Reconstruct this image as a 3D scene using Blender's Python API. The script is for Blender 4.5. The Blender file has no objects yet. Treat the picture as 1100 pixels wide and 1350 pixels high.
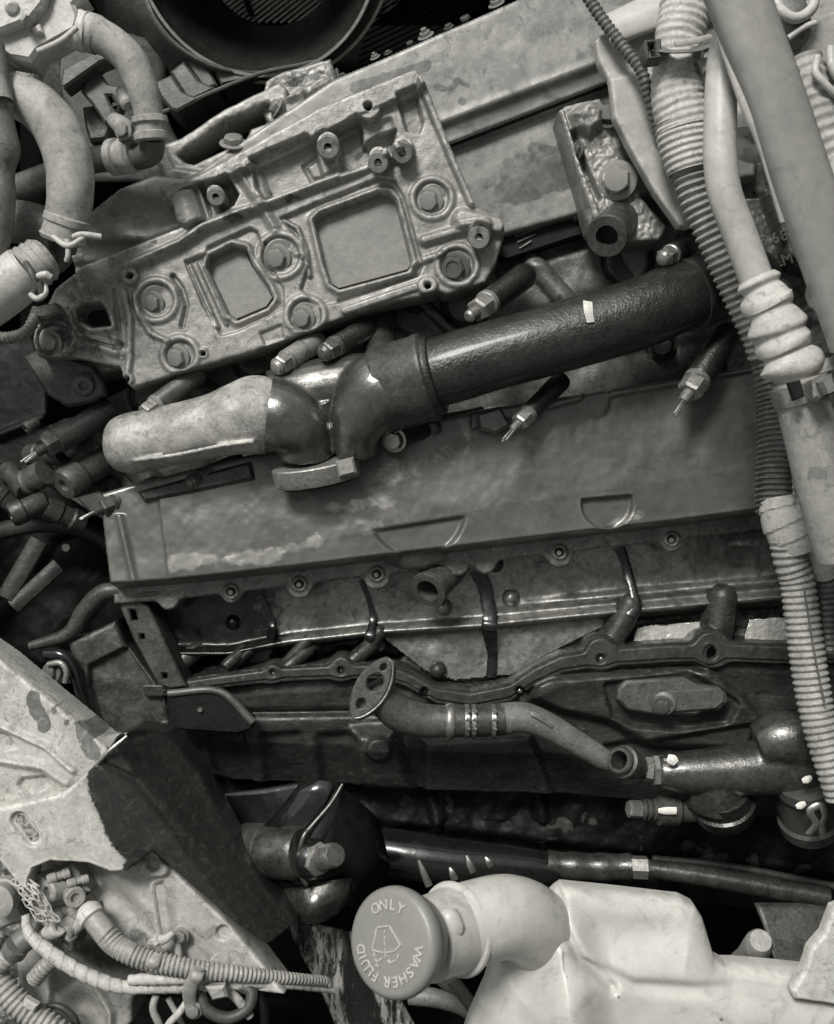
import bpy, bmesh, math, random
import numpy as np
from mathutils import Vector, Matrix
from mathutils.geometry import delaunay_2d_cdt
random.seed(4)
R = math.radians
scene = bpy.context.scene
C = scene.collection

# ---------------------------------------------------------------- camera, sky, sun, exposure
D = 1400.0          # camera distance above the reference plane, in millimetre-sized units
S = 0.001
cam_d = bpy.data.cameras.new('camera')
cam = bpy.data.objects.new('camera', cam_d); C.objects.link(cam)
cam.location = (0, 0, D * S)
cam_d.sensor_fit = 'VERTICAL'; cam_d.sensor_height = 24
cam_d.lens = 24 * D / 1350.0
cam_d.clip_start = 0.05; cam_d.clip_end = 50
cam_d.dof.use_dof = True; cam_d.dof.focus_distance = 1.30; cam_d.dof.aperture_fstop = 5.0
scene.camera = cam

SUN_EL, SUN_AZ = 48, 115     # azimuth measured anticlockwise from +x
world = bpy.data.worlds.new('World'); scene.world = world
world.use_nodes = True
wn = world.node_tree; wn.nodes.clear()
wo = wn.nodes.new('ShaderNodeOutputWorld'); wb = wn.nodes.new('ShaderNodeBackground')
sky = wn.nodes.new('ShaderNodeTexSky'); sky.sky_type = 'NISHITA'; sky.sun_disc = False
sky.sun_elevation = R(SUN_EL); sky.sun_rotation = R(90 - SUN_AZ)
bw = wn.nodes.new('ShaderNodeRGBToBW')          # the photograph is monochrome
wn.links.new(sky.outputs[0], bw.inputs[0]); wn.links.new(bw.outputs[0], wb.inputs[0])
wb.inputs[1].default_value = 0.07
wn.links.new(wb.outputs[0], wo.inputs[0])
sd = bpy.data.lights.new('sun', 'SUN'); sun = bpy.data.objects.new('sun', sd); C.objects.link(sun)
sd.energy = 1.5; sd.angle = R(17); sd.color = (1, .99, .96)
sv = Vector((math.cos(R(SUN_EL)) * math.cos(R(SUN_AZ)), math.cos(R(SUN_EL)) * math.sin(R(SUN_AZ)), math.sin(R(SUN_EL))))
sun.rotation_euler = sv.to_track_quat('Z', 'Y').to_euler(); sun.location = sv * 3
scene.view_settings.view_transform = 'Standard'; scene.view_settings.look = 'None'
scene.view_settings.exposure = 1.3; scene.view_settings.gamma = 1.0
scene.cycles.use_denoising = True
scene.cycles.max_bounces = 8

# ---------------------------------------------------------------- helpers
def P(x, y, h):
    f = (D - h) / D * S
    return Vector(((x - 550) * f, (675 - y) * f, h * S))
def W(h): return (D - h) / D * S

def wloc(o):
    v = Vector((0, 0, 0))
    while o: v += o.location; o = o.parent
    return v

def mesh_obj(name, V, F, mat, parent=None, ang=38, tone=None, ori=None):
    """one mesh object; V are world positions"""
    V = np.asarray(V, dtype=np.float64).reshape(-1, 3)
    if parent is not None: base = np.array(wloc(parent)); loc = None
    else:
        base = np.array(ori) if ori is not None else (V.min(0) + V.max(0)) / 2; loc = base
    me = bpy.data.meshes.new(name)
    me.from_pydata([tuple(v) for v in (V - base)], [], F)
    me.materials.append(mat)
    me.shade_smooth()
    me.set_sharp_from_angle(angle=R(ang))
    if tone is not None:
        a = me.attributes.new('tone', 'FLOAT', 'POINT'); a.data.foreach_set('value', np.asarray(tone, dtype=np.float32))
    o = bpy.data.objects.new(name, me); C.objects.link(o)
    if loc is not None: o.location = loc
    if parent is not None: o.parent = parent
    return o

def thing(name, label, cat, at, group=None):
    o = bpy.data.objects.new(name, None); C.objects.link(o)
    o.empty_display_size = .02
    o.location = P(*at); o['label'] = label; o['category'] = cat
    if group: o['group'] = group
    return o
def tag(o, label, cat, group=None):
    o['label'] = label; o['category'] = cat
    if group: o['group'] = group
    return o

def join(*parts):
    V = []; F = []
    for v, f in parts:
        n = len(V); V += [tuple(p) for p in v]; F += [tuple(i + n for i in q) for q in f]
    return V, F

def catmull(pts, ds):
    pts = [np.array(p, float) for p in pts]
    if len(pts) == 2:
        n = max(2, int(np.linalg.norm((pts[1] - pts[0])[:3]) / ds) + 1)
        return [pts[0] + (pts[1] - pts[0]) * t for t in np.linspace(0, 1, n)]
    ext = [2 * pts[0] - pts[1]] + pts + [2 * pts[-1] - pts[-2]]
    out = []
    for i in range(1, len(ext) - 2):
        p0, p1, p2, p3 = ext[i - 1:i + 3]
        n = max(2, int(np.linalg.norm((p2 - p1)[:3]) / ds) + 1)
        for t in np.linspace(0, 1, n, endpoint=False):
            out.append(.5 * ((2 * p1) + (-p0 + p2) * t + (2 * p0 - 5 * p1 + 4 * p2 - p3) * t * t + (-p0 + 3 * p1 - 3 * p2 + p3) * t ** 3))
    out.append(pts[-1])
    return out

def sweep(pts, seg=20, ds=5, rmod=None, caps=True, ab=(1, 1), inner=None, jit=0):
    """tube through photo-space points (x, y, h, r); rmod(s, theta) scales the radius"""
    c = catmull(pts, ds)
    q = [P(*p[:3]) for p in c]; rr = [p[3] * W(p[2]) for p in c]
    n = len(q); s = 0; V = []; F = []
    T = [(q[min(i + 1, n - 1)] - q[max(i - 1, 0)]).normalized() for i in range(n)]
    up = Vector((0, 0, 1)) if abs(T[0].z) < .9 else Vector((0, 1, 0))
    a = T[0].cross(up).normalized(); b = a.cross(T[0]).normalized()
    for i in range(n):
        if i:
            a = (a - T[i] * a.dot(T[i])).normalized(); b = a.cross(T[i]).normalized()
            s += (q[i] - q[i - 1]).length / S
        for k in range(seg):
            th = 2 * math.pi * k / seg
            m = rmod(s, th) if rmod else 1
            if jit: m *= 1 + random.uniform(-jit, jit)
            V.append(q[i] + (a * math.cos(th) * ab[0] + b * math.sin(th) * ab[1]) * rr[i] * m)
    for i in range(n - 1):
        for k in range(seg):
            k2 = (k + 1) % seg
            F.append((i * seg + k, (i + 1) * seg + k, (i + 1) * seg + k2, i * seg + k2))
    F = [tuple(reversed(f)) for f in F]
    if caps:
        F.append(tuple(range(seg))); F.append(tuple(reversed(range((n - 1) * seg, n * seg))))
    return V, F

def corr(pitch, amp=.1, sharp=1):
    def f(s, th):
        v = .5 + .5 * math.cos(2 * math.pi * s / pitch)
        return 1 + amp * (v ** sharp - 1)
    return f
def wrap(pitch, amp=.05):
    """spiral tape wraps: sawtooth along the length"""
    def f(s, th):
        v = (s / pitch + th / (2 * math.pi) + .12 * math.sin(s * .05)) % 1
        return 1 + amp * (v - 1) + .02 * math.sin(th * 3 + s * .07)
    return f

def lathe(p0, p1, prof, seg=28, closed=True, hexa=False, roll=0, sq=None):
    """profile of (t, r): t as a fraction of the way p0->p1, r in photo pixels at p0; the axis is straight"""
    A = P(*p0); B = P(*p1); ax = B - A; L = ax.length; ax.normalize()
    w = W(p0[2])
    up = Vector((0, 0, 1)) if abs(ax.z) < .95 else Vector((1, 0, 0))
    a = ax.cross(up).normalized(); b = ax.cross(a).normalized()
    V = []; F = []
    n = 6 if hexa else seg
    for t, r in prof:
        for k in range(n):
            th = 2 * math.pi * k / n + roll
            V.append(A + ax * t * L + (a * math.cos(th) + b * math.sin(th) * (sq or 1)) * r * w)
    m = len(prof)
    for i in range(m - 1):
        for k in range(n):
            k2 = (k + 1) % n
            F.append((i * n + k, i * n + k2, (i + 1) * n + k2, (i + 1) * n + k))
    if closed:
        F.append(tuple(reversed(range(n)))); F.append(tuple(range((m - 1) * n, m * n)))
    return V, F

def prism(poly, h1, h0, bev=2.0, holes=(), top=None):
    """plate cut along a photo-space outline: top at h1, bottom at h0, top edge chamfered; top(x,y) may vary the height"""
    w = W(h1)
    def cc(p): return sum(p[i][0] * p[(i + 1) % len(p)][1] - p[(i + 1) % len(p)][0] * p[i][1] for i in range(len(p)))
    loops = []
    for j, pl in enumerate([poly] + list(holes)):
        pl = [tuple(p[:2]) for p in pl]
        if (cc(pl) > 0) != (j > 0): pl = pl[::-1]        # outer negative (image y down -> ccw in world)
        loops.append(pl)
    def inset(pl, d):
        n = len(pl); out = []
        for i in range(n):
            p = Vector(pl[i]); a = (p - Vector(pl[i - 1])); b = (Vector(pl[(i + 1) % n]) - p)
            if a.length < 1e-6 or b.length < 1e-6: out.append(tuple(p)); continue
            a.normalize(); b.normalize()
            na = Vector((a.y, -a.x)); nb = Vector((b.y, -b.x)); m = (na + nb)
            if m.length < 1e-4: out.append(tuple(p)); continue
            m.normalize(); k = max(.35, m.dot(na))
            out.append(tuple(p + m * d / k))
        return out
    V = []; F = []; tops = []
    hh = (lambda x, y: top(x, y)) if top else (lambda x, y: h1)
    for pl in loops:
        ins = inset(pl, bev); n = len(pl); s0 = len(V)
        for x, y in pl: V.append(Vector(((x - 550) * w, (675 - y) * w, h0 * S)))
        for x, y in pl: V.append(Vector(((x - 550) * w, (675 - y) * w, (hh(x, y) - bev) * S)))
        for x, y in ins: V.append(Vector(((x - 550) * w, (675 - y) * w, hh(x, y) * S)))
        for i in range(n):
            j = (i + 1) % n
            F.append((s0 + i, s0 + j, s0 + n + j, s0 + n + i)); F.append((s0 + n + i, s0 + n + j, s0 + 2 * n + j, s0 + 2 * n + i))
        tops.append(list(range(s0 + 2 * n, s0 + 3 * n)))
    vs = []; lk = []; ed = []
    for t in tops:
        o = len(vs)
        for i in t: vs.append(Vector((V[i].x, V[i].y))); lk.append(i)
        ed += [(o + i, o + (i + 1) % len(t)) for i in range(len(t))]
    r = delaunay_2d_cdt(vs, ed, [], 0, 1e-7)
    vo, _, fo, orig = r[0], r[1], r[2], r[3]
    mp = [lk[o_[0]] if o_ else None for o_ in orig]
    for f in fo:
        idx = [mp[i] for i in f]
        if None in idx: continue
        if True:
            cx = sum(V[i].x for i in idx) / len(idx); cy = sum(V[i].y for i in idx) / len(idx)
            def inside(t):
                c = False
                for i in range(len(t)):
                    a = V[t[i]]; b = V[t[i - 1]]
                    if (a.y > cy) != (b.y > cy) and cx < (b.x - a.x) * (cy - a.y) / (b.y - a.y) + a.x: c = not c
                return c
            if not inside(tops[0]) or any(inside(t) for t in tops[1:]): continue
        a, b, c = (V[i] for i in idx[:3])
        if (b - a).cross(c - a).z < 0: idx = idx[::-1]
        F.append(tuple(idx))
    return V, F

def loft(rows, nu=6, nv=6, smooth=True):
    """surface through a grid of photo-space points (x, y, h)"""
    A = np.array(rows, float)
    def dens(A, n):
        if A.shape[0] == 1 or n <= 1: return A
        out = []
        for i in range(A.shape[0] - 1):
            p1, p2 = A[i], A[i + 1]
            p0 = A[i - 1] if i else 2 * p1 - p2
            p3 = A[i + 2] if i + 2 < A.shape[0] else 2 * p2 - p1
            for t in np.linspace(0, 1, n, endpoint=False):
                if smooth: out.append(.5 * ((2 * p1) + (-p0 + p2) * t + (2 * p0 - 5 * p1 + 4 * p2 - p3) * t * t + (-p0 + 3 * p1 - 3 * p2 + p3) * t ** 3))
                else: out.append(p1 + (p2 - p1) * t)
        out.append(A[-1]); return np.array(out)
    A = dens(A, nu); A = np.swapaxes(dens(np.swapaxes(A, 0, 1), nv), 0, 1)
    nr, nc = A.shape[:2]
    V = [P(*A[i, j]) for i in range(nr) for j in range(nc)]
    F = [(i * nc + j, (i + 1) * nc + j, (i + 1) * nc + j + 1, i * nc + j + 1) for i in range(nr - 1) for j in range(nc - 1)]
    return V, F

def sheet(name, rows, mat, thick=3, parent=None, nu=6, nv=6, smooth=True, bev=0, ang=38):
    V, F = loft(rows, nu, nv, smooth)
    o = mesh_obj(name, V, F, mat, parent, ang)
    # make normals face up on average
    me = o.data
    if sum(p.normal.z * p.area for p in me.polygons) < 0:
        me.flip_normals()
    m = o.modifiers.new('solid', 'SOLIDIFY'); m.thickness = thick * S; m.offset = -1
    return o

def blend(name, parts, mat, parent=None, vox=2.0, it=4, tone=None):
    """cast metal: closed tubes melted into one skin"""
    V, F = join(*parts)
    o = mesh_obj(name, V, F, mat, parent, 180)
    r = o.modifiers.new('remesh', 'REMESH'); r.mode = 'VOXEL'; r.voxel_size = vox * S; r.use_smooth_shade = True
    s = o.modifiers.new('smooth', 'SMOOTH'); s.iterations = it; s.factor = .5
    return o

# --- photo-space distance fields for cast height fields
def sd_poly(X, Y, pts):
    d = np.full(X.shape, 1e9); sgn = np.ones(X.shape)
    n = len(pts)
    for i in range(n):
        ax, ay = pts[i]; bx, by = pts[i - 1]
        ex, ey = bx - ax, by - ay; wx, wy = X - ax, Y - ay
        t = np.clip((wx * ex + wy * ey) / (ex * ex + ey * ey + 1e-9), 0, 1)
        d = np.minimum(d, (wx - ex * t) ** 2 + (wy - ey * t) ** 2)
        c = ((Y >= ay) & (Y < by) & (ex * wy > ey * wx)) | ((Y < ay) & (Y >= by) & (ex * wy < ey * wx))
        sgn = np.where(c, -sgn, sgn)
    return sgn * np.sqrt(d)
def sd_circ(X, Y, x, y, r, e=1.0): return np.hypot(X - x, (Y - y) / e) - r
def sd_line(X, Y, pts, r=0):
    d = np.full(X.shape, 1e9)
    for (ax, ay), (bx, by) in zip(pts[:-1], pts[1:]):
        ex, ey = bx - ax, by - ay; wx, wy = X - ax, Y - ay
        t = np.clip((wx * ex + wy * ey) / (ex * ex + ey * ey + 1e-9), 0, 1)
        d = np.minimum(d, (wx - ex * t) ** 2 + (wy - ey * t) ** 2)
    return np.sqrt(d) - r
def ss(d, w):
    t = np.clip(.5 - d / w, 0, 1); return t * t * (3 - 2 * t)
def dome(d, r):
    e = np.clip(-d, 0, r); return -(r - np.sqrt(np.maximum(r * r - (r - e) ** 2, 0)))
def vnoise(X, Y, sc, seed=0, oc=3):
    g = np.random.RandomState(seed); out = 0; amp = 1; tot = 0
    for o in range(oc):
        n = 64; G = g.rand(n, n)
        u = X / sc % n; v = Y / sc % n
        i = np.floor(u).astype(int); j = np.floor(v).astype(int); fu = u - i; fv = v - j
        fu = fu * fu * (3 - 2 * fu); fv = fv * fv * (3 - 2 * fv)
        i %= n; j %= n; i2 = (i + 1) % n; j2 = (j + 1) % n
        out = out + amp * ((G[i, j] * (1 - fu) + G[i2, j] * fu) * (1 - fv) + (G[i, j2] * (1 - fu) + G[i2, j2] * fu) * fv)
        tot += amp; amp *= .5; sc = sc / 2.03
    return out / tot * 2 - 1

def hfield(name, box, step, fn, href, mat, parent=None, ang=180):
    x0, y0, x1, y1 = box
    X, Y = np.meshgrid(np.arange(x0, x1 + step, step), np.arange(y0, y1 + step, step))
    X = X.astype(float); Y = Y.astype(float)
    H, T, K = fn(X, Y)
    f = W(href); nr, nc = X.shape
    if K.dtype != bool:                      # outline distance: pull the rim onto the outline so walls stand straight
        e = K; gy, gx = np.gradient(e, step); g = np.maximum(np.hypot(gx, gy), .5)
        m = np.maximum(e, 0); X = X - gx / g * m / g; Y = Y - gy / g * m / g
        K = e < 2.6 * step + 2
    V = np.stack([(X - 550) * f, (675 - Y) * f, H * S], -1).reshape(-1, 3)
    K = K.reshape(nr, nc)
    idx = np.arange(nr * nc).reshape(nr, nc)
    ok = K[:-1, :-1] & K[1:, :-1] & K[:-1, 1:] & K[1:, 1:]
    q = np.stack([idx[:-1, :-1], idx[1:, :-1], idx[1:, 1:], idx[:-1, 1:]], -1)[ok]
    used = np.unique(q); mp = np.full(nr * nc, -1); mp[used] = np.arange(len(used))
    q = mp[q]; V = V[used]; T = (np.zeros(X.shape) + T).reshape(-1)[used]
    Hb = H.copy()
    for _ in range(3):
        Hb = (np.roll(Hb, 2, 0) + np.roll(Hb, -2, 0) + np.roll(Hb, 2, 1) + np.roll(Hb, -2, 1) + Hb) / 5
    wear = np.clip((H - Hb - .15) / 1.6, 0, 1).reshape(-1)[used]
    base = np.array(wloc(parent)) if parent is not None else (V.min(0) + V.max(0)) / 2
    me = bpy.data.meshes.new(name)
    me.vertices.add(len(V)); me.vertices.foreach_set('co', (V - base).astype(np.float32).ravel())
    me.loops.add(q.size); me.loops.foreach_set('vertex_index', q.astype(np.int32).ravel())
    me.polygons.add(len(q)); me.polygons.foreach_set('loop_start', np.arange(0, q.size, 4, dtype=np.int32))
    me.polygons.foreach_set('loop_total', np.full(len(q), 4, dtype=np.int32))
    me.update(calc_edges=True); me.materials.append(mat); me.shade_smooth()
    a = me.attributes.new('tone', 'FLOAT', 'POINT'); a.data.foreach_set('value', T.astype(np.float32))
    a = me.attributes.new('wear', 'FLOAT', 'POINT'); a.data.foreach_set('value', wear.astype(np.float32))
    o = bpy.data.objects.new(name, me); C.objects.link(o)
    if parent is not None: o.parent = parent
    else: o.location = base
    return o

# ---------------------------------------------------------------- materials
def col(v): return (v, v * .985, v * .90, 1)
MATS = {}
def M(name, c1, c2, c3=.02, rough=(.45, .7), metal=0.0, sc=22, bump=.25, bs=500, spots=None, fine=.18, coat=0, bdist=.0006, contrast=.25, aniso=None, spec=.5, grime=.55):
    m = bpy.data.materials.new(name); m.use_nodes = True; nt = m.node_tree; N = nt.nodes; L = nt.links
    b = N['Principled BSDF']
    tc = N.new('ShaderNodeTexCoord'); oi = N.new('ShaderNodeObjectInfo')
    mu = N.new('ShaderNodeMath'); mu.operation = 'MULTIPLY'; mu.inputs[1].default_value = 7.3; L.new(oi.outputs['Random'], mu.inputs[0])
    ad = N.new('ShaderNodeVectorMath'); L.new(tc.outputs['Object'], ad.inputs[0]); L.new(mu.outputs[0], ad.inputs[1])
    vec = ad.outputs[0]
    if aniso:
        mp = N.new('ShaderNodeMapping'); mp.inputs['Rotation'].default_value = (0, 0, R(aniso[0])); mp.inputs['Scale'].default_value = (1, aniso[1], 1)
        L.new(vec, mp.inputs[0]); vec2 = mp.outputs[0]
    else: vec2 = vec
    def noise(s, det=4, ro=.6, dis=0, v=vec):
        n = N.new('ShaderNodeTexNoise'); n.inputs['Scale'].default_value = s; n.inputs['Detail'].default_value = det
        n.inputs['Roughness'].default_value = ro; n.inputs['Distortion'].default_value = dis; L.new(v, n.inputs['Vector']); return n.outputs['Fac']
    def rng(f, a, c, lo=0, hi=1, sm=True):
        r = N.new('ShaderNodeMapRange'); r.inputs[1].default_value = a; r.inputs[2].default_value = c
        r.inputs[3].default_value = lo; r.inputs[4].default_value = hi
        if sm: r.interpolation_type = 'SMOOTHSTEP'
        L.new(f, r.inputs[0]); return r.outputs[0]
    def mix(f, A, B):
        x = N.new('ShaderNodeMix'); x.data_type = 'RGBA'
        if isinstance(f, float): x.inputs[0].default_value = f
        else: L.new(f, x.inputs[0])
        for i, q in ((6, A), (7, B)):
            if isinstance(q, tuple): x.inputs[i].default_value = q
            else: L.new(q, x.inputs[i])
        return x.outputs[2]
    n1 = noise(sc, 6, .62, .6, vec2)
    c = mix(rng(n1, .5 - contrast, .5 + contrast), col(c1), col(c2))
    n4 = noise(sc * 7, 5, .7, .3, vec2)
    if spots:
        c = mix(rng(n4, spots[1], spots[1] + .06, 0, spots[2] if len(spots) > 2 else .8), c, col(spots[0]))
    # grime blotches and pale smears
    ng = noise(sc * 2.7, 6, .68, 1.2, vec2)
    c = mix(rng(ng, .54, .66, 0, grime), c, col(min(c1, c2) * .38))
    nl = noise(sc * 1.6, 7, .75, 2.0, vec2)
    c = mix(rng(nl, .57, .68, 0, grime * .75), c, col(min(.75, max(c1, c2) * 1.45)))
    mpS = N.new('ShaderNodeMapping'); mpS.inputs['Rotation'].default_value = (0, 0, R(25)); mpS.inputs['Scale'].default_value = (60, 900, 60)
    L.new(vec, mpS.inputs[0])
    nsn = N.new('ShaderNodeTexNoise'); nsn.inputs['Scale'].default_value = 1; nsn.inputs['Detail'].default_value = 2; L.new(mpS.outputs[0], nsn.inputs['Vector'])
    c = mix(rng(nsn.outputs['Fac'], .68, .74, 0, grime * .5), c, col(min(.8, max(c1, c2) * 1.7)))
    aw = N.new('ShaderNodeAttribute'); aw.attribute_name = 'wear'
    wm = N.new('ShaderNodeMath'); wm.operation = 'MULTIPLY'; L.new(aw.outputs['Fac'], wm.inputs[0]); L.new(rng(ng, .35, .6, .42, .04), wm.inputs[1])
    c = mix(wm.outputs[0], c, col(min(.75, max(c1, c2) * 1.7)))
    nf = noise(900, 2, .6)
    x = N.new('ShaderNodeMix'); x.data_type = 'RGBA'; x.blend_type = 'MULTIPLY'; x.inputs[0].default_value = 1
    L.new(c, x.inputs[6]); g = N.new('ShaderNodeCombineColor')
    s1 = rng(n4, .3, .7, 1 - fine * 1.4, 1 + fine * 1.4, False); s2 = rng(nf, .3, .7, 1 - fine * .7, 1 + fine * .7, False)
    mm = N.new('ShaderNodeMath'); mm.operation = 'MULTIPLY'; L.new(s1, mm.inputs[0]); L.new(s2, mm.inputs[1])
    for i in range(3): L.new(mm.outputs[0], g.inputs[i])
    L.new(g.outputs[0], x.inputs[7]); c = x.outputs[2]
    # shaped stains and tone zones carried by the mesh
    at = N.new('ShaderNodeAttribute'); at.attribute_name = 'tone'
    t1 = N.new('ShaderNodeMath'); t1.operation = 'MULTIPLY_ADD'; L.new(n4, t1.inputs[0]); t1.inputs[1].default_value = .9; t1.inputs[2].default_value = -.45
    t2 = N.new('ShaderNodeMath'); t2.operation = 'ADD'; L.new(t1.outputs[0], t2.inputs[0]); L.new(at.outputs['Fac'], t2.inputs[1])
    t3 = rng(t2.outputs[0], .35, .65)
    c = mix(t3, c, mix(rng(nl, .5, .66, 0, .5), mix(rng(ng, .4, .62), col(c3), col(c3 * .7)), col(c3 * 2.2 + .01)))
    L.new(c, b.inputs['Base Color'])
    nr = noise(sc * 2.3, 5, .65)
    L.new(rng(nr, .3, .7, rough[0], rough[1], False), b.inputs['Roughness'])
    b.inputs['Metallic'].default_value = metal; b.inputs['Specular IOR Level'].default_value = spec
    if coat: b.inputs['Coat Weight'].default_value = coat; b.inputs['Coat Roughness'].default_value = .12
    nb = noise(bs, 3, .6); nb2 = noise(bs * .22, 3, .6)
    a2 = N.new('ShaderNodeMath'); a2.operation = 'MULTIPLY_ADD'; L.new(nb2, a2.inputs[0]); a2.inputs[1].default_value = 1.6; L.new(nb, a2.inputs[2])
    bp = N.new('ShaderNodeBump'); bp.inputs['Strength'].default_value = bump; bp.inputs['Distance'].default_value = bdist
    L.new(a2.outputs[0], bp.inputs['Height']); L.new(bp.outputs[0], b.inputs['Normal'])
    MATS[name] = m
    return m

cast      = M('dusty_cast_metal', .27, .18, .07, (.4, .62), .35, 24, .4, 420, (.08, .62, .45), .13, bdist=.0008, grime=.7)
cast_dk   = M('oily_cast_metal', .075, .035, .02, (.3, .6), .3, 30, .5, 500, (.16, .62, .5), .25)
cast_mid  = M('grey_cast_metal', .12, .07, .03, (.35, .6), .35, 28, .5, 500, (.05, .60, .6), .25)
black_tub = M('black_coated_tube', .05, .03, .3, (.3, .42), .6, 20, .9, 330, (.09, .68, .4), .2, coat=.2, bdist=.0009)
oil_metal = M('oil_wet_cast_metal', .11, .045, .2, (.2, .4), .6, 26, .5, 550, (.15, .64, .4), .25, coat=.3)
pale_tube = M('pale_heat_bleached_metal', .42, .20, .07, (.45, .7), .25, 26, .5, 500, (.10, .60, .7), .2, contrast=.16)
paint     = M('grey_painted_cover', .15, .11, .30, (.27, .4), .5, 7, .14, 320, (.08, .67, .4), .10, contrast=.22, aniso=(6, 1.3), grime=.32)
valve     = M('worn_grey_cover', .21, .15, .09, (.36, .55), .2, 14, .25, 350, (.36, .66, .5), .12, contrast=.12)
wet       = M('oil_filmed_chamber', .27, .15, .02, (.26, .4), .6, 16, .45, 700, (.12, .62, .4), .3, coat=.3)
gasket    = M('dark_gasket_face', .05, .03, .2, (.35, .6), .3, 18, .3, 400, (.12, .6, .5), .25)
lower     = M('grimy_shaded_lower_block', .05, .022, .02, (.3, .6), .3, 16, .5, 350, (.17, .62, .45), .3, aniso=(90, 3))  # shade of the blocked sun is put into this colour along with grime
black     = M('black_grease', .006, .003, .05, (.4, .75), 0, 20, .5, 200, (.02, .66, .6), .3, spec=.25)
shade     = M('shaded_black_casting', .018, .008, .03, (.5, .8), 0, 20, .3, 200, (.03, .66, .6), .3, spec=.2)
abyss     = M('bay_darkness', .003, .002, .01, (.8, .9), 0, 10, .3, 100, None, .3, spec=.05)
blackgl   = M('black_gloss_plastic', .012, .008, .5, (.12, .3), 0, 16, .35, 160, (.05, .70, .5), .2, coat=.3)
rubber    = M('grey_rubber_hose', .36, .24, .10, (.5, .7), 0, 30, .45, 240, (.14, .62, .5), .14, contrast=.2)
rubber_dk = M('dark_rubber', .06, .035, .2, (.45, .65), 0, 30, .4, 300, (.15, .62, .5), .2)
rubber_md = M('mid_grey_rubber', .15, .10, .2, (.42, .62), 0, 30, .4, 300, (.22, .62, .5), .2)
white     = M('dusty_white_plastic', .46, .36, .2, (.4, .6), 0, 24, .3, 250, (.30, .66, .5), .10)
tank_m    = M('milky_tank_plastic', .46, .39, .22, (.3, .45), 0, 9, .12, 120, (.30, .70, .5), .06, grime=.3)
cap_m     = M('grey_cap_plastic', .20, .175, .5, (.35, .5), 0, 14, .12, 700, None, .04, grime=.08)
cap_hi    = M('raised_pale_lettering', .40, .34, .5, (.35, .5), 0, 14, .1, 700, None, .1, grime=.1)
cloth     = M('pale_wrapped_tape', .50, .34, .12, (.6, .85), 0, 34, .6, 600, (.16, .63, .5), .18)
clothw    = M('cream_insulation_tape', .48, .37, .2, (.6, .8), 0, 24, .5, 400, (.3, .66, .5), .1)
conduit   = M('grey_corrugated_plastic', .32, .20, .1, (.4, .6), 0, 34, .3, 400, (.12, .62, .5), .2)
conduit_d = M('dark_corrugated_plastic', .11, .07, .1, (.35, .55), 0, 34, .3, 400, (.22, .62, .5), .25)
pipe_l    = M('light_painted_pipe', .44, .36, .2, (.35, .5), 0, 12, .15, 250, (.26, .72, .5), .08, grime=.2)
pipe_m    = M('grey_painted_tube', .25, .20, .1, (.35, .5), 0, 10, .15, 250, (.15, .72, .5), .08, grime=.2)
steel     = M('worn_steel', .42, .26, .1, (.25, .45), .8, 60, .3, 700, (.1, .6, .6), .2)
bolt_m    = M('dull_zinc_bolt', .32, .2, .1, (.35, .55), .55, 70, .5, 700, (.08, .6, .6), .25)
bolt_dk   = M('blackened_bolt', .14, .08, .1, (.3, .5), .5, 70, .5, 700, (.3, .6, .6), .3)
shroud    = M('dark_shroud_plastic', .09, .05, .02, (.4, .62), 0, 20, .4, 260, (.16, .62, .4), .2, aniso=(70, 4))
fender    = M('pale_flaking_paint', .58, .44, .05, (.5, .7), 0, 26, .5, 300, (.07, .62, .8), .15, contrast=.2)
zinc      = M('dull_grey_sheet', .33, .24, .10, (.45, .65), .1, 18, .3, 260, (.12, .64, .5), .14)
chrome    = M('bright_oily_metal', .85, .6, .1, (.12, .2), .5, 40, .9, 260, (.3, .6, .5), .1, bdist=.0012, grime=.2)
tape_y    = M('chalk_paint_mark', .75, .65, .2, (.7, .9), 0, 60, .4, 500, (.3, .64, .6), .15)
oilblk    = M('running_oil', .008, .005, .02, (.18, .3), 0, 20, .3, 200, None, .1, coat=.2, grime=.2)
streak    = M('streaked_oily_sheet', .45, .02, .02, (.2, .36), .4, 34, .4, 60, (.02, .52, .95), .15, contrast=.07, aniso=(0, .16), bdist=.002, grime=.3)
slat      = M('bright_fin_metal', .85, .75, .1, (.2, .3), .6, 30, .1, 300, None, .05, grime=.1)
elbow_m   = M('oily_bright_elbow', .17, .08, .2, (.24, .36), .75, 14, .35, 500, (.03, .66, .4), .15, coat=.3, contrast=.25, grime=.3)
floor_m   = M('smooth_stained_face', .20, .15, .07, (.4, .6), .3, 12, .25, 420, (.09, .68, .4), .08, grime=.15)
flange_m  = M('scuffed_flange_face', .17, .09, .04, (.3, .5), .4, 24, .35, 500, (.30, .62, .5), .25)
foil      = M('crinkled_silver_foil', .6, .35, .1, (.25, .45), .6, 50, 1.0, 110, (.2, .58, .6), .25, bdist=.004)

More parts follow.
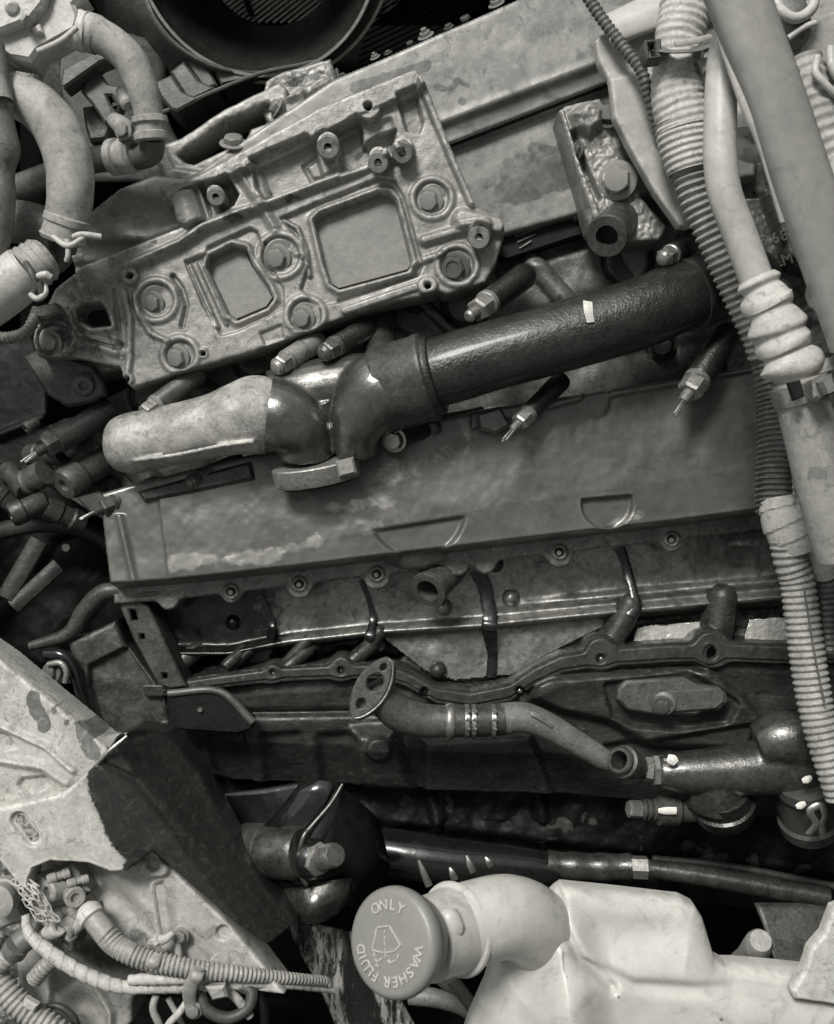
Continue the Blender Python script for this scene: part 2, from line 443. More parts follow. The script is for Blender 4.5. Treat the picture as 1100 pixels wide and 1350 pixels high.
# ---------------------------------------------------------------- shared bolt meshes
def bolt_mesh(name, washer=True, hh=.62, dish=False, stud=False):
    seg = 24; V = []; F = []
    def hexr(k): 
        th = 2 * math.pi * k / seg
        a = (th + math.pi / 6) % (math.pi / 3) - math.pi / 6
        return .87 / math.cos(a)
    rings = []
    if washer: rings += [[1.42] * seg + [0], [1.42] * seg + [.14], [1.3] * seg + [.2], [1.04] * seg + [.2]]
    z0 = .2 if washer else 0
    hx = [hexr(k) for k in range(seg)]
    rings += [[min(v, .985) for v in hx] + [z0], [min(v, .985) for v in hx] + [z0 + hh * .86], [.84] * seg + [z0 + hh]]
    if stud: rings += [[.5] * seg + [z0 + hh], [.5] * seg + [z0 + hh + .5], [.42] * seg + [z0 + hh + .58]]
    elif dish: rings += [[.62] * seg + [z0 + hh], [.55] * seg + [z0 + hh * .8]]
    else: rings += [[.8] * seg + [z0 + hh + .01]]
    for r in rings:
        for k in range(seg):
            th = 2 * math.pi * k / seg
            V.append((r[k] * math.cos(th), r[k] * math.sin(th), r[-1]))
    for i in range(len(rings) - 1):
        for k in range(seg):
            k2 = (k + 1) % seg
            F.append((i * seg + k, i * seg + k2, (i + 1) * seg + k2, (i + 1) * seg + k))
    F.append(tuple(range((len(rings) - 1) * seg, len(rings) * seg)))
    me = bpy.data.meshes.new(name); me.from_pydata(V, [], F); me.shade_smooth(); me.set_sharp_from_angle(angle=R(28))
    return me
BM = {}
def bolt(parent, x, y, h, r, mat=None, ax=(0, 0, 1), kind='plain', name='bolt', roll=0):
    mat = mat or bolt_m
    key = (kind, mat.name)
    if key not in BM:
        me = bolt_mesh('bolt_' + kind, kind != 'bare', dish=(kind == 'dish'), stud=(kind == 'stud')); me.materials.append(mat); BM[key] = me
    o = bpy.data.objects.new(name, BM[key]); C.objects.link(o)
    p = P(x, y, h)
    if parent is not None: o.parent = parent; p = p - wloc(parent)
    o.location = p
    q = Vector(ax).normalized().to_track_quat('Z', 'Y') @ Matrix.Rotation(roll, 3, 'Z').to_quaternion()
    o.rotation_euler = q.to_euler(); s = r * W(h); o.scale = (s, s, s)
    return o

# ================================================================ the dark depth of the bay
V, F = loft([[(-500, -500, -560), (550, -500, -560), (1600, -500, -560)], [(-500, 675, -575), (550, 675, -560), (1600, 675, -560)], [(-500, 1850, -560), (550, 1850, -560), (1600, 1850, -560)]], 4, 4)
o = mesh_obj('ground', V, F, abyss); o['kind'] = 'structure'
# bay sides added to darken reflections: low towards the sun, high opposite
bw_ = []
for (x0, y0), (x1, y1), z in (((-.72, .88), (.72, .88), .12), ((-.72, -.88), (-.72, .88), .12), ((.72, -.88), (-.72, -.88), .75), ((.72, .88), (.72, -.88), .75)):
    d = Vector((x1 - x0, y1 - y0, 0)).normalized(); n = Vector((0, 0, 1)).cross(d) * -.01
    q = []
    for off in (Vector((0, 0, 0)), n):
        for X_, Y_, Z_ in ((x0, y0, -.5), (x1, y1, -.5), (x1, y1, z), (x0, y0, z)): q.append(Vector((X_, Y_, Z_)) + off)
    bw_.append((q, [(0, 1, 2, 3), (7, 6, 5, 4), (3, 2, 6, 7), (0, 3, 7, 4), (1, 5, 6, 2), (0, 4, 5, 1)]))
V, F = join(*bw_); o = mesh_obj('added_bay_wall', V, F, shade, None, 20); o['kind'] = 'structure'

# ================================================================ engine block with open tappet chamber
block = thing('engine_block', 'oily grey engine block with an open chamber and dark gasket face below the long cover', 'engine block', (620, 900, 0))
RAIL = [(215, 908), (300, 896), (368, 888), (450, 884), (505, 884), (535, 893), (575, 915), (620, 922), (672, 912), (705, 890), (740, 874), (792, 866), (880, 860), (937, 858), (1045, 862), (1110, 860)]
def f_block(X, Y):
    nz = vnoise(X, Y, 60, 1)
    H = np.full(X.shape, -42.) + nz * 3
    T = np.zeros(X.shape)
    # ridge beads running the length of the chamber
    yr = np.interp(X, [300, 380, 500, 640, 840, 1040, 1120], [862, 846, 833, 824, 804, 786, 780])
    H += 16 * np.exp(-((Y - yr) / 5.5) ** 2)
    H = np.where(Y > yr, H - 14 * np.clip((Y - yr) / 8, 0, 1), H)
    H += np.where(X > 640, 1, 0) * 8 * np.exp(-((Y - yr + 20 + (1040 - X) * .01) / 6) ** 2) * np.clip((X - 640) / 150, 0, 1)
    # sunk windows behind the rail
    for poly in ([(838, 826), (935, 816), (937, 846), (838, 850)], [(985, 812), (1100, 806), (1100, 842), (980, 842)],
                 [(360, 866), (398, 862), (396, 884), (350, 888)], [(412, 862), (470, 852), (462, 876), (410, 884)], [(505, 850), (540, 850), (520, 878), (505, 876)]):
        d = sd_poly(X, Y, poly) - 4
        H = H * (1 - ss(d, 7)) + (-95) * ss(d, 7) if poly[0][0] < 800 else H * (1 - ss(d, 6)) + (-62 + 3 * vnoise(X, Y, 9, 3)) * ss(d, 6)
    # bulging columns between them
    for a, b, r in (((835, 800), (808, 850), 17), ((958, 790), (950, 846), 20), ((500, 836), (470, 872), 10), ((402, 848), (374, 880), 9), ((325, 858), (300, 884), 9)):
        d = sd_line(X, Y, [a, b], r)
        H = np.maximum(H, np.where(d < 0, -30 + np.sqrt(np.clip(r * r - (d + r) ** 2, 0, None)) * 1.0, -200))
    for x, y, r in ((675, 790, 12), (586, 802, 11), (305, 822, 10), (413, 857, 7), (500, 856, 9), (578, 888, 12), (655, 745, 13)):
        d = sd_circ(X, Y, x, y, r); H = np.maximum(H, np.where(d < 0, -44 + np.sqrt(np.clip(r * r - (d + r) ** 2, 0, None)) * 1.2, -200))
    # left end wall of the chamber, deep corner
    d = sd_poly(X, Y, [(215, 800), (330, 785), (345, 830), (300, 870), (235, 885)])
    H = H - 40 * ss(d, 20)
    # gasket rail
    ry = np.interp(X, [p[0] for p in RAIL], [p[1] for p in RAIL])
    thick = np.interp(X, [215, 450, 600, 740, 1040], [9, 10, 11, 12, 13])
    d = np.abs(Y - ry) - thick
    for x, y, r in ((450, 880, 17), (937, 855, 25), (792, 860, 22), (360, 886, 13)):
        k = 8.; d2 = sd_circ(X, Y, x, y, r); hh = np.clip(.5 + .5 * (d2 - d) / k, 0, 1); d = d2 * (1 - hh) + d * hh - k * hh * (1 - hh)
    below = Y > ry
    hb = -8 + 4 * nz
    # lower block relief
    hb = hb - 10 * np.clip((Y - (ry + 26)) / 30, 0, 1) + 4 * np.exp(-((Y - ry - 62) / 20) ** 2)
    d1 = sd_poly(X, Y, [(705, 890), (930, 880), (975, 915), (1000, 945), (990, 990), (860, 985), (800, 950), (735, 935), (700, 918)])
    hb = hb + 20 * ss(d1, 16)
    d1 = sd_poly(X, Y, [(800, 903), (905, 890), (965, 925), (955, 948), (900, 955), (835, 950), (810, 938)]) - 6
    hb = hb - 9 * ss(d1, 7)
    d1 = sd_poly(X, Y, [(800, 985), (1100, 935), (1100, 1010), (800, 1010)])
    hb = hb - 12 * ss(d1, 12)
    # vertical webs at the lower left
    for x0, w in ((260, 34), (330, 40), (405, 40)):
        d1 = sd_poly(X, Y, [(x0 + 18, 975), (x0 + w + 22, 972), (x0 + w + 34, 1060), (x0 + 22, 1060)]) - 5
        hb = hb - 9 * ss(d1, 14)
    hb = hb - 9 * np.exp(-((Y - 941 + .01 * (X - 300)) / 5) ** 2) * (X < 560)
    d1 = sd_poly(X, Y, [(465, 965), (520, 960), (545, 1050), (470, 1045)]); hb = hb + 22 * ss(d1, 22)
    d1 = sd_circ(X, Y, 500, 985, 16); hb = hb + 8 * ss(d1, 8)
    d1 = sd_poly(X, Y, [(560, 975), (700, 968), (735, 1060), (560, 1060)]); hb = hb + 14 * ss(d1, 14)
    H = np.where(below, hb, H)
    H = H * (1 - ss(d, 4)) + 6 * ss(d, 4)
    for x, y, r in ((360, 887, 4), (450, 884, 5), (560, 911, 5), (685, 910, 5), (792, 868, 6), (937, 860, 8)):
        H = H - 26 * ss(sd_circ(X, Y, x, y, r), 2.5)
    T = np.where(np.abs(d) < 5, .15, T) + .55 * ss(d, 8) * 0
    # window floors are bright wiped metal -> separate pans sit there
    low = np.interp(X, [100, 300, 460, 700, 860, 1120], [985, 1040, 1046, 1052, 1066, 1100])
    K = (Y < low + 14)
    H = H - 34 * np.clip((Y - low + 60) / 60, 0, 1) - 60 * np.clip((Y - low) / 14, 0, 1)
    d = sd_poly(X, Y, [(160, 700), (1130, 600), (1130, 1120), (300, 1120), (205, 980)])
    K &= d < 1
    # darker tone over the left corner of the chamber
    T = T + .6 * ss(sd_poly(X, Y, [(170, 780), (345, 770), (330, 890), (230, 900)]), 60) - .0
    return H, T, K
hfield('casting', (150, 640, 1130, 1115), 1.8, f_block, -10, lower, block)
def f_cham(X, Y):
    nz = vnoise(X, Y, 40, 9)
    yr = np.interp(X, [300, 380, 500, 640, 840, 1040, 1120], [862, 846, 833, 824, 804, 786, 780])
    H = -37 + nz * 2.5 + 16 * np.exp(-((Y - yr) / 6) ** 2) + 8 * np.exp(-((Y - yr + 20) / 6) ** 2) * np.clip((X - 640) / 150, 0, 1)
    for x, y, r in ((675, 790, 12), (586, 802, 11), (305, 822, 10)):
        d = sd_circ(X, Y, x, y, r); H = np.maximum(H, np.where(d < 0, -40 + np.sqrt(np.clip(r * r - (d + r) ** 2, 0, None)) * 1.2, -200))
    bot = np.interp(X, [300, 500, 560, 600, 680, 720, 780, 830, 1120], [862, 838, 885, 898, 890, 866, 836, 812, 786]) 
    K = (Y < bot + 3) & (X > 200) & (Y > 690)
    H = np.where(Y > yr + 4, H - 8 * np.clip((Y - yr - 4) / 6, 0, 1), H)
    T = np.clip((420 - X + 40 * vnoise(X, Y, 30, 4)) / 110, 0, 1)  # darker towards the left end of the chamber
    return H, T, K
hfield('chamber_wall', (195, 690, 1130, 905), 1.8, f_cham, -20, wet, block)
# gasket face strip, darker than the casting
def f_gask(X, Y):
    ry = np.interp(X, [p[0] for p in RAIL], [p[1] for p in RAIL]); thick = np.interp(X, [215, 450, 600, 740, 1040], [8, 9, 10, 11, 12])
    d = np.abs(Y - ry) - thick
    for x, y, r in ((450, 880, 16), (937, 855, 24), (792, 860, 21), (360, 886, 12)):
        k = 8.; d2 = sd_circ(X, Y, x, y, r); hh = np.clip(.5 + .5 * (d2 - d) / k, 0, 1); d = d2 * (1 - hh) + d * hh - k * hh * (1 - hh)
    hole = np.minimum.reduce([sd_circ(X, Y, *q) for q in ((360, 887, 4), (450, 884, 5), (560, 911, 5), (685, 910, 5), (792, 868, 6), (937, 860, 9))])
    H = 9 + vnoise(X, Y, 30, 2) * .6 - 10 * (1 - ss(d + 2, 4)) - 5 * ss(hole, 3)
    return H, .25 * (vnoise(X, Y, 50, 8) > .1), np.maximum(d, -hole - 1)
hfield('gasket_face', (215, 820, 1112, 950), 1.2, f_gask, 8, gasket, block)
# bright oily pans seen through the two windows
for pl in ([(842, 829), (860, 826), (934, 819), (940, 846), (834, 854)], [(990, 818), (1100, 810), (1100, 846), (982, 850)]):
    def f_pan(X, Y, pl=pl):
        return -46 + 1.6 * vnoise(X, Y, 14, 5) + .3 * vnoise(X, Y, 5, 6), np.zeros(X.shape), sd_poly(X, Y, pl) + 1.5 * vnoise(X, Y, 9, 7)
    hfield('window_pan', (min(p[0] for p in pl), 795, max(p[0] for p in pl), 860), 1.2, f_pan, -40, chrome, block)
for x, y, r in ((360, 887, 4), (450, 884, 5), (560, 911, 5.5), (685, 910, 5), (792, 868, 6.5)):
    V, F = lathe((x, y, -12), (x + .5, y, 4), [(0, r), (.6, r), (.9, r * .7), (1, r * .2)], 14)
    mesh_obj('stud', V, F, steel, block)
# oil running down the chamber wall
for pts in ([(476, 765, -30, 3), (486, 790, -31, 3), (492, 815, -30, 4), (488, 838, -18, 6), (484, 845, -20, 4)],
            [(628, 752, -28, 8), (640, 775, -31, 8), (646, 812, -24, 8), (645, 830, -20, 9), (649, 860, -42, 6), (648, 893, -44, 6)],
            [(818, 722, -30, 6), (827, 748, -31, 5), (836, 782, -20, 5), (838, 800, -14, 6), (832, 812, -12, 6)],
            [(343, 785, -32, 3), (352, 805, -32, 4), (359, 825, -30, 4), (356, 842, -18, 5)]):
    V, F = sweep(pts, 10, 3, ab=(1.15, .16), jit=.1); mesh_obj('oil_run', V, F, oilblk, block)
# round tube and plugs in the left corner of the chamber
V, F = lathe((238, 874, -30), (276, 842, -60), [(0, 8), (.0, 12), (.04, 13), (.55, 13), (.58, 15), (1, 15)], 28)
mesh_obj('corner_tube', V, F, oil_metal, block)
for a, b, r in (((296, 880), (322, 856), 8), ((374, 884), (408, 856), 9), ((455, 880), (492, 848), 11)):
    V, F = sweep([(a[0], a[1], -14, r), ((a[0] + b[0]) / 2, (a[1] + b[1]) / 2, -22, r), (b[0], b[1], -34, r * .9), (b[0] + 8, b[1] - 6, -52, r * .6)], 20, 3); mesh_obj('bridge_column', V, F, oil_metal, block)
# flat left end flange of the chamber with bolt holes
fl = prism([(150, 782), (172, 784), (182, 790), (196, 800), (246, 905), (225, 908), (208, 902), (176, 842)], 22, -30, 2, holes=[[(170, 804), (178, 804), (182, 818), (174, 818)], [(184, 836), (190, 836), (191, 843), (185, 843)], [(214, 888), (220, 888), (221, 895), (215, 895)]])
mesh_obj('end_flange', fl[0], fl[1], cast_dk, block, 30)
V, F = sweep([(176, 786, 26, 4), (205, 782, 26, 5), (225, 784, 24, 4)], 12, 3); mesh_obj('casting_lip', V, F, cast_mid, block)
# oval blanking plate with one bolt
pp = prism([(816, 908), (826, 898), (905, 894), (920, 903), (948, 906), (958, 914), (960, 926), (950, 936), (930, 938), (918, 943), (860, 942), (828, 936), (814, 922)], 20, 2, 3)
mesh_obj('oval_plate', pp[0], pp[1], cast_mid, block, 30)
pp = prism([(872, 912), (945, 907), (956, 916), (955, 926), (944, 935), (876, 940)], 25, 18, 2)
mesh_obj('cover_tab', pp[0], pp[1], cast_mid, block, 30)
V, F = lathe((876, 927, 18), (876, 927, 28), [(0, 15), (.9, 15), (1, 13)], 28); mesh_obj('bolt_seat', V, F, cast_mid, block)
bolt(block, 873, 930, 27, 10, bolt_dk, (-.2, -.25, 1))

# ================================================================ long smooth side cover
cover = thing('side_cover', 'long smooth grey sheet cover with a half round recess near its right end', 'engine cover', (580, 660, 60))
def f_cover(X, Y):
    top = np.interp(X, [120, 170, 330, 600, 640, 985, 1060], [655, 640, 600, 548, 540, 487, 480])
    bot = np.interp(X, [130, 222, 305, 395, 497, 600, 738, 886, 1050, 1070], [795, 789, 780, 770, 757, 745, 728, 711, 689, 686])
    fold = bot - 20
    lx = np.interp(Y, [640, 790], [131, 152])
    H = 62 + 3 * vnoise(X, Y, 150, 4) + 1.0 * vnoise(X, Y, 30, 5)
    H = H + 10 * np.clip((Y - top) / 130, 0, 1)
    # slow bend to the lower fold, then the flange
    H = H - 40 * ss(fold - Y, 16)
    # left folded end
    H = H - 4 * ss(X - (np.interp(Y, [640, 770], [210, 228])), 4) + 5 * np.exp(-((X - np.interp(Y, [680, 765], [161, 182])) / 5) ** 2) * (Y > 678)
    # shelf step near the top edge
    stp = np.interp(X, [600, 770, 800, 985], [574, 528, 526, 492])
    H = H + 6 * (1 - ss(stp - Y, 5)) * (X > 620) - 0
    d = sd_poly(X, Y, [(770, 500), (797, 500), (798, 534), (792, 546), (783, 550), (773, 545), (769, 532)]) - 3
    H = np.where(X > 600, H * (1 - ss(d, 4)) + 66 * ss(d, 4), H) ; 
    # D recess
    d = np.maximum(sd_circ(X, Y, 797, 664, 33, 1.0), -(Y - np.interp(X, [760, 830], [659, 653])))
    H = H - 9 * ss(d, 4); H = H + .6 * np.exp(-(np.abs(d) / 3) ** 2)
    # second, fainter crescent recess
    d = np.maximum(sd_circ(X, Y, 550, 672, 62, 1.0), -(Y - np.interp(X, [490, 605], [700, 682])))
    H = H - 7 * ss(d, 7)
    # pressed end of the flange
    T = .0 + .35 * np.clip((vnoise(X, Y, 120, 11) - .25) * 4, 0, 1) * 0
    # pale dusty scuffs
    for pts, r, a in (([(235, 740), (330, 735), (420, 715)], 10, .75), ([(440, 672), (500, 660), (520, 668)], 9, .6), ([(500, 690), (480, 700)], 8, .5), ([(690, 590), (760, 575)], 20, .3),
                      ([(420, 605), (520, 625), (590, 600)], 16, .45), ([(610, 560), (620, 590)], 14, .45), ([(862, 560), (870, 575)], 10, .3), ([(800, 690), (850, 678)], 6, .6), ([(380, 690), (385, 730)], 8, .4)):
        d = sd_line(X, Y, pts, r) + 12 * vnoise(X, Y, 25, 13); T = np.maximum(T, a * ss(d, 20))
    d = np.minimum.reduce([Y * 0 + 1e3] + [sd_circ(X, Y, x, y, r) for x, y, r in ((395, 770, 20), (497, 757, 20), (738, 730, 22), (886, 712, 24), (640, 742, 14), (222, 782, 12), (600, 745, 16), (1040, 690, 10))])
    edge = Y - bot
    k = 8.; hh = np.clip(.5 + .5 * (d - edge) / k, 0, 1); e = d * (1 - hh) + edge * hh - k * hh * (1 - hh)
    e = np.maximum(e, -(Y - top)); e = np.maximum(e, -(X - lx))
    e = np.maximum(np.maximum(edge + 16, -(Y - top)), -(X - lx))
    H = H + dome(e, 6) * .8
    H = H - 20 * (1 - ss(e - 1.5, 3.6))
    # torn bright edge by the outlet
    return H, T, e
hfield('sheet', (125, 475, 1062, 800), 1.7, f_cover, 50, paint, cover)
LOBES = ((395, 773, 17), (497, 760, 18), (738, 731, 18), (886, 713, 15), (305, 783, 13), (640, 742, 15), (222, 792, 13), (604, 746, 14))
def f_fl(X, Y):
    bot = np.interp(X, [130, 222, 305, 395, 497, 600, 738, 886, 1050, 1070], [797, 792, 782, 772, 759, 747, 730, 713, 692, 689])
    e = Y - bot - 1.5 * vnoise(X, Y, 40, 15)
    for x, y, r in LOBES:
        d = sd_circ(X, Y, x, y, r); k = 9.; hh = np.clip(.5 + .5 * (d - e) / k, 0, 1); e = d * (1 - hh) + e * hh - k * hh * (1 - hh)
    e = np.maximum(e, (bot - 34) - Y); e = np.maximum(e, np.interp(Y, [640, 790], [133, 150]) - X)
    H = 30 + 1.2 * vnoise(X, Y, 30, 16)
    for x, y, r in ((395, 770, 0), (497, 757, 0), (738, 728, 0), (886, 711, 0), (305, 780, 0)):
        H = H + 3 * ss(sd_circ(X, Y, x, y, 10), 4) - 10 * ss(sd_circ(X, Y, x, y, 5.5), 3)
    return H + dome(e, 4) - 34 * (1 - ss(e - 1.5, 3.6)), .0 * X, e
hfield('flange', (125, 640, 1062, 826), 1.5, f_fl, 30, flange_m, cover)
for x, y in ((395, 770), (497, 757), (738, 728), (886, 711), (305, 780)):
    V, F = lathe((x, y, 12), (x - 1, y + 1, 29), [(0, 5), (.8, 5), (1, 3)], 14); mesh_obj('screw', V, F, steel, cover)
V, F = loft([[(498, 724, 60), (520, 722, 62), (545, 718, 62), (582, 716, 60)], [(508, 742, 44), (530, 748, 46), (550, 746, 46), (588, 736, 44)], [(520, 744, 40), (535, 750, 40), (555, 748, 40), (580, 742, 40)]], 5, 5)
mesh_obj('torn_lip', V, F, cast_mid, cover)

# outlet elbow below the cover
ob = thing('outlet_elbow', 'short dark oval pipe mouth pointing out from under the long cover above the chamber', 'pipe outlet', (567, 775, 10))
pts = lathe((592, 745, -10), (564, 779, 38), [(0, 26), (.6, 24), (.8, 22), (.93, 25), (1, 24), (1, 15), (.5, 13), (.3, 13)], 32, closed=False)
mesh_obj('mouth', pts[0], pts[1], cast_mid, ob)
V, F = lathe((592, 745, -10), (578, 762, 10), [(.3, 14), (.32, .5)], 24); mesh_obj('bore', V, F, black, ob)
V, F = sweep([(586, 750, 8, 15), (610, 742, 14, 13), (640, 742, 16, 12), (652, 738, 20, 8)], 16, 4); mesh_obj('web', V, F, cast_mid, ob)

# ================================================================ cylinder head behind the exhaust tube
head = thing('cylinder_head', 'stained grey cylinder head flank with round core plugs behind the big black tube', 'cylinder head', (600, 430, 10))
def f_head(X, Y):
    H = 4 + 4 * vnoise(X, Y, 50, 21)
    ax = np.interp(X, [0, 300, 600, 900, 1100], [620, 500, 400, 300, 240])
    rel = Y - ax
    H = H - 10 * np.clip((rel - 40) / 40, 0, 1) + 8 * ss(sd_poly(X, Y, [(660, 360), (890, 290), (1000, 300), (1000, 440), (700, 470)]), 20)
    for x, y, r in ((615, 402, 30), (828, 345, 32), (335, 470, 28), (200, 520, 28), (875, 455, 18), (1010, 300, 26)):
        d = sd_circ(X, Y, x, y, r)
        H = H - 10 * np.exp(-((d) / 2.6) ** 2) - 4 * ss(d, 3)
    for a, b, r in (((700, 345), (770, 430), 14), ((470, 415), (560, 470), 14), ((545, 390), (600, 440), 8), ((240, 500), (340, 560), 16), ((360, 460), (420, 520), 12), ((560, 560), (700, 545), 12), ((130, 560), (200, 640), 18)):
        d = sd_line(X, Y, [a, b], r); H = np.maximum(H, np.where(d < 0, H + np.sqrt(np.clip(r * r - (d + r) ** 2, 0, None)), -400))
    T = .8 * ss(sd_line(X, Y, [(520, 400), (600, 420)], 4) + 14 * vnoise(X, Y, 14, 6), 6) + .7 * ss(sd_poly(X, Y, [(660, 300), (790, 268), (800, 300), (670, 335)]) + 8 * vnoise(X, Y, 12, 8), 6)
    e = sd_poly(X, Y, [(110, 540), (300, 440), (600, 330), (790, 260), (1120, 170), (1120, 520), (900, 530), (600, 600), (330, 650), (140, 690), (60, 640)])
    H = H - 40 * (1 - ss(e - 2, 5))
    return H, T, e
hfield('casting', (60, 165, 1125, 695), 2.2, f_head, 5, cast_mid, head)
for x, y, r, mt in ((615, 402, 26, cast_mid), (828, 345, 28, valve), (875, 455, 15, black_tub)):
    V, F = lathe((x, y, -6), (x - 2, y - 1, 12), [(0, r), (.85, r), (1, r - 2), (.8, r - 4)], 36); mesh_obj('core_plug', V, F, mt, head, 30)
# slotted dark strip between the head and the panel above
pp = prism([(652, 316), (735, 290), (790, 268), (800, 285), (798, 300), (740, 318), (668, 342), (656, 338)], 30, 0, 2); mesh_obj('slotted_strip', pp[0], pp[1], black, head, 30)
for i in range(4):
    V, F = sweep([(676 + i * 3, 304 + i * 8, 31, 1.6), (716 - i * 5, 291 + i * 9, 31, 1.6)], 8, 4); mesh_obj('slot_rib', V, F, cast_mid, head)
V, F = lathe((753, 286, 34), (770, 276, 34), [(0, 5), (.1, 9), (.35, 9), (.4, 12), (.8, 12), (.82, 8), (1, 8)], 20); mesh_obj('small_plug', V, F, steel, head, 30)

# ================================================================ upper panel (valve cover)
vc = thing('valve_cover', 'broad worn grey engine cover panel along the top, split by one straight seam', 'engine cover', (680, 150, 60))
def f_vc(X, Y):
    seam = np.interp(X, [200, 590, 790, 1100], [345, 190, 113, -6])
    ridge = seam - np.interp(X, [590, 790], [24, 22])
    H = 58 + 3 * vnoise(X, Y, 160, 31) + .8 * vnoise(X, Y, 30, 32)
    H = H + 10 * ss(Y - ridge, 12)                      # upper field stands higher
    H = H + 3 * np.exp(-((Y - ridge) / 9) ** 2)
    H = H - 10 * (1 - ss(Y - seam - 2, 7))
    T = .0
    d = sd_poly(X, Y, [(655, 215), (700, 190), (790, 165), (800, 240), (690, 265), (640, 275), (650, 240)]) + 14 * vnoise(X, Y, 26, 33)
    T = .62 * ss(d, 12)
    for q, r in (([(575, 120), (592, 124), (604, 112), (615, 118)], 4), ([(608, 138), (610, 139)], 5), ([(470, 120), (540, 100), (560, 92)], 8)):
        T = np.maximum(T, .85 * ss(sd_line(X, Y, q, r) + 3 * vnoise(X, Y, 9, 35), 4))
    e = sd_poly(X, Y, [(95, 345), (112, 290), (160, 252), (205, 234), (250, 238), (440, 108), (600, 40), (700, -4), (760, -30), (1000, -40), (1000, 230), (830, 262), (662, 308), (600, 330), (300, 450), (100, 500)])
    H = H - 60 * (1 - ss(e - 2, 5)) + dome(e, 6)
    return H, T, e
hfield('panel', (90, -45, 1005, 505), 2.2, f_vc, 55, valve, vc)
sm = prism([(590, 188), (790, 111), (830, 96), (831, 99), (790, 115), (591, 192)], 64, 52, .6); mesh_obj('seam_gap', sm[0], sm[1], black, vc)
for i, (x, y, r) in enumerate(((495, 76, 5), (512, 70, 4), (541, 58, 5), (562, 48, 8), (592, 36, 5), (614, 26, 7), (655, 6, 8), (452, 100, 4))):
    bolt(vc, x, y, 38, r, (cast, bolt_dk, cast_mid)[i % 3], (-.5, .9, .8), ('stud', 'plain', 'bare')[i % 3])
for x, y in ((703, 243), (748, 230)): bolt(vc, x, y, 46, 3.2, bolt_dk, kind='bare', name='rivet')

# ================================================================ cast bracket plate
plate = thing('bracket_plate', 'large dusty cast metal bracket plate with two big openings, bosses and hex bolts', 'bracket plate', (380, 310, 90))
PL = [(212, 254), (216, 262), (230, 264), (262, 268), (228, 285), (240, 299), (182, 322), (110, 350), (72, 380), (62, 400), (48, 425), (44, 450), (50, 470), (100, 470), (130, 478), (158, 484), (164, 500), (174, 512), (240, 490), (300, 472), (335, 463),
      (395, 441), (440, 424), (500, 402), (560, 390), (580, 384), (590, 388), (640, 372), (655, 345), (666, 308), (662, 292), (644, 280), (627, 272), (590, 185), (564, 116), (550, 97), (540, 98), (420, 148), (300, 215), (262, 236), (214, 250)]
PL[1:5] = [(214, 262), (228, 268), (232, 290)]
HOLES = [
    [(416, 290), (424, 282), (500, 254), (512, 255), (520, 264), (541, 345), (536, 354), (448, 378), (438, 372), (430, 350)],
    [(274, 352), (278, 338), (306, 324), (322, 328), (332, 352), (352, 378), (358, 392), (350, 403), (312, 419), (302, 412)],
    [(105, 412), (112, 403), (132, 401), (140, 412), (145, 428), (122, 430), (108, 422)],
]
PBOLT = [(570, 262, 24, 13), (370, 337, 27, 13), (206, 396, 25, 11), (603, 350, 24, 15), (403, 416, 23, 12), (238, 468, 21, 12), (72, 448, 24, 11)]
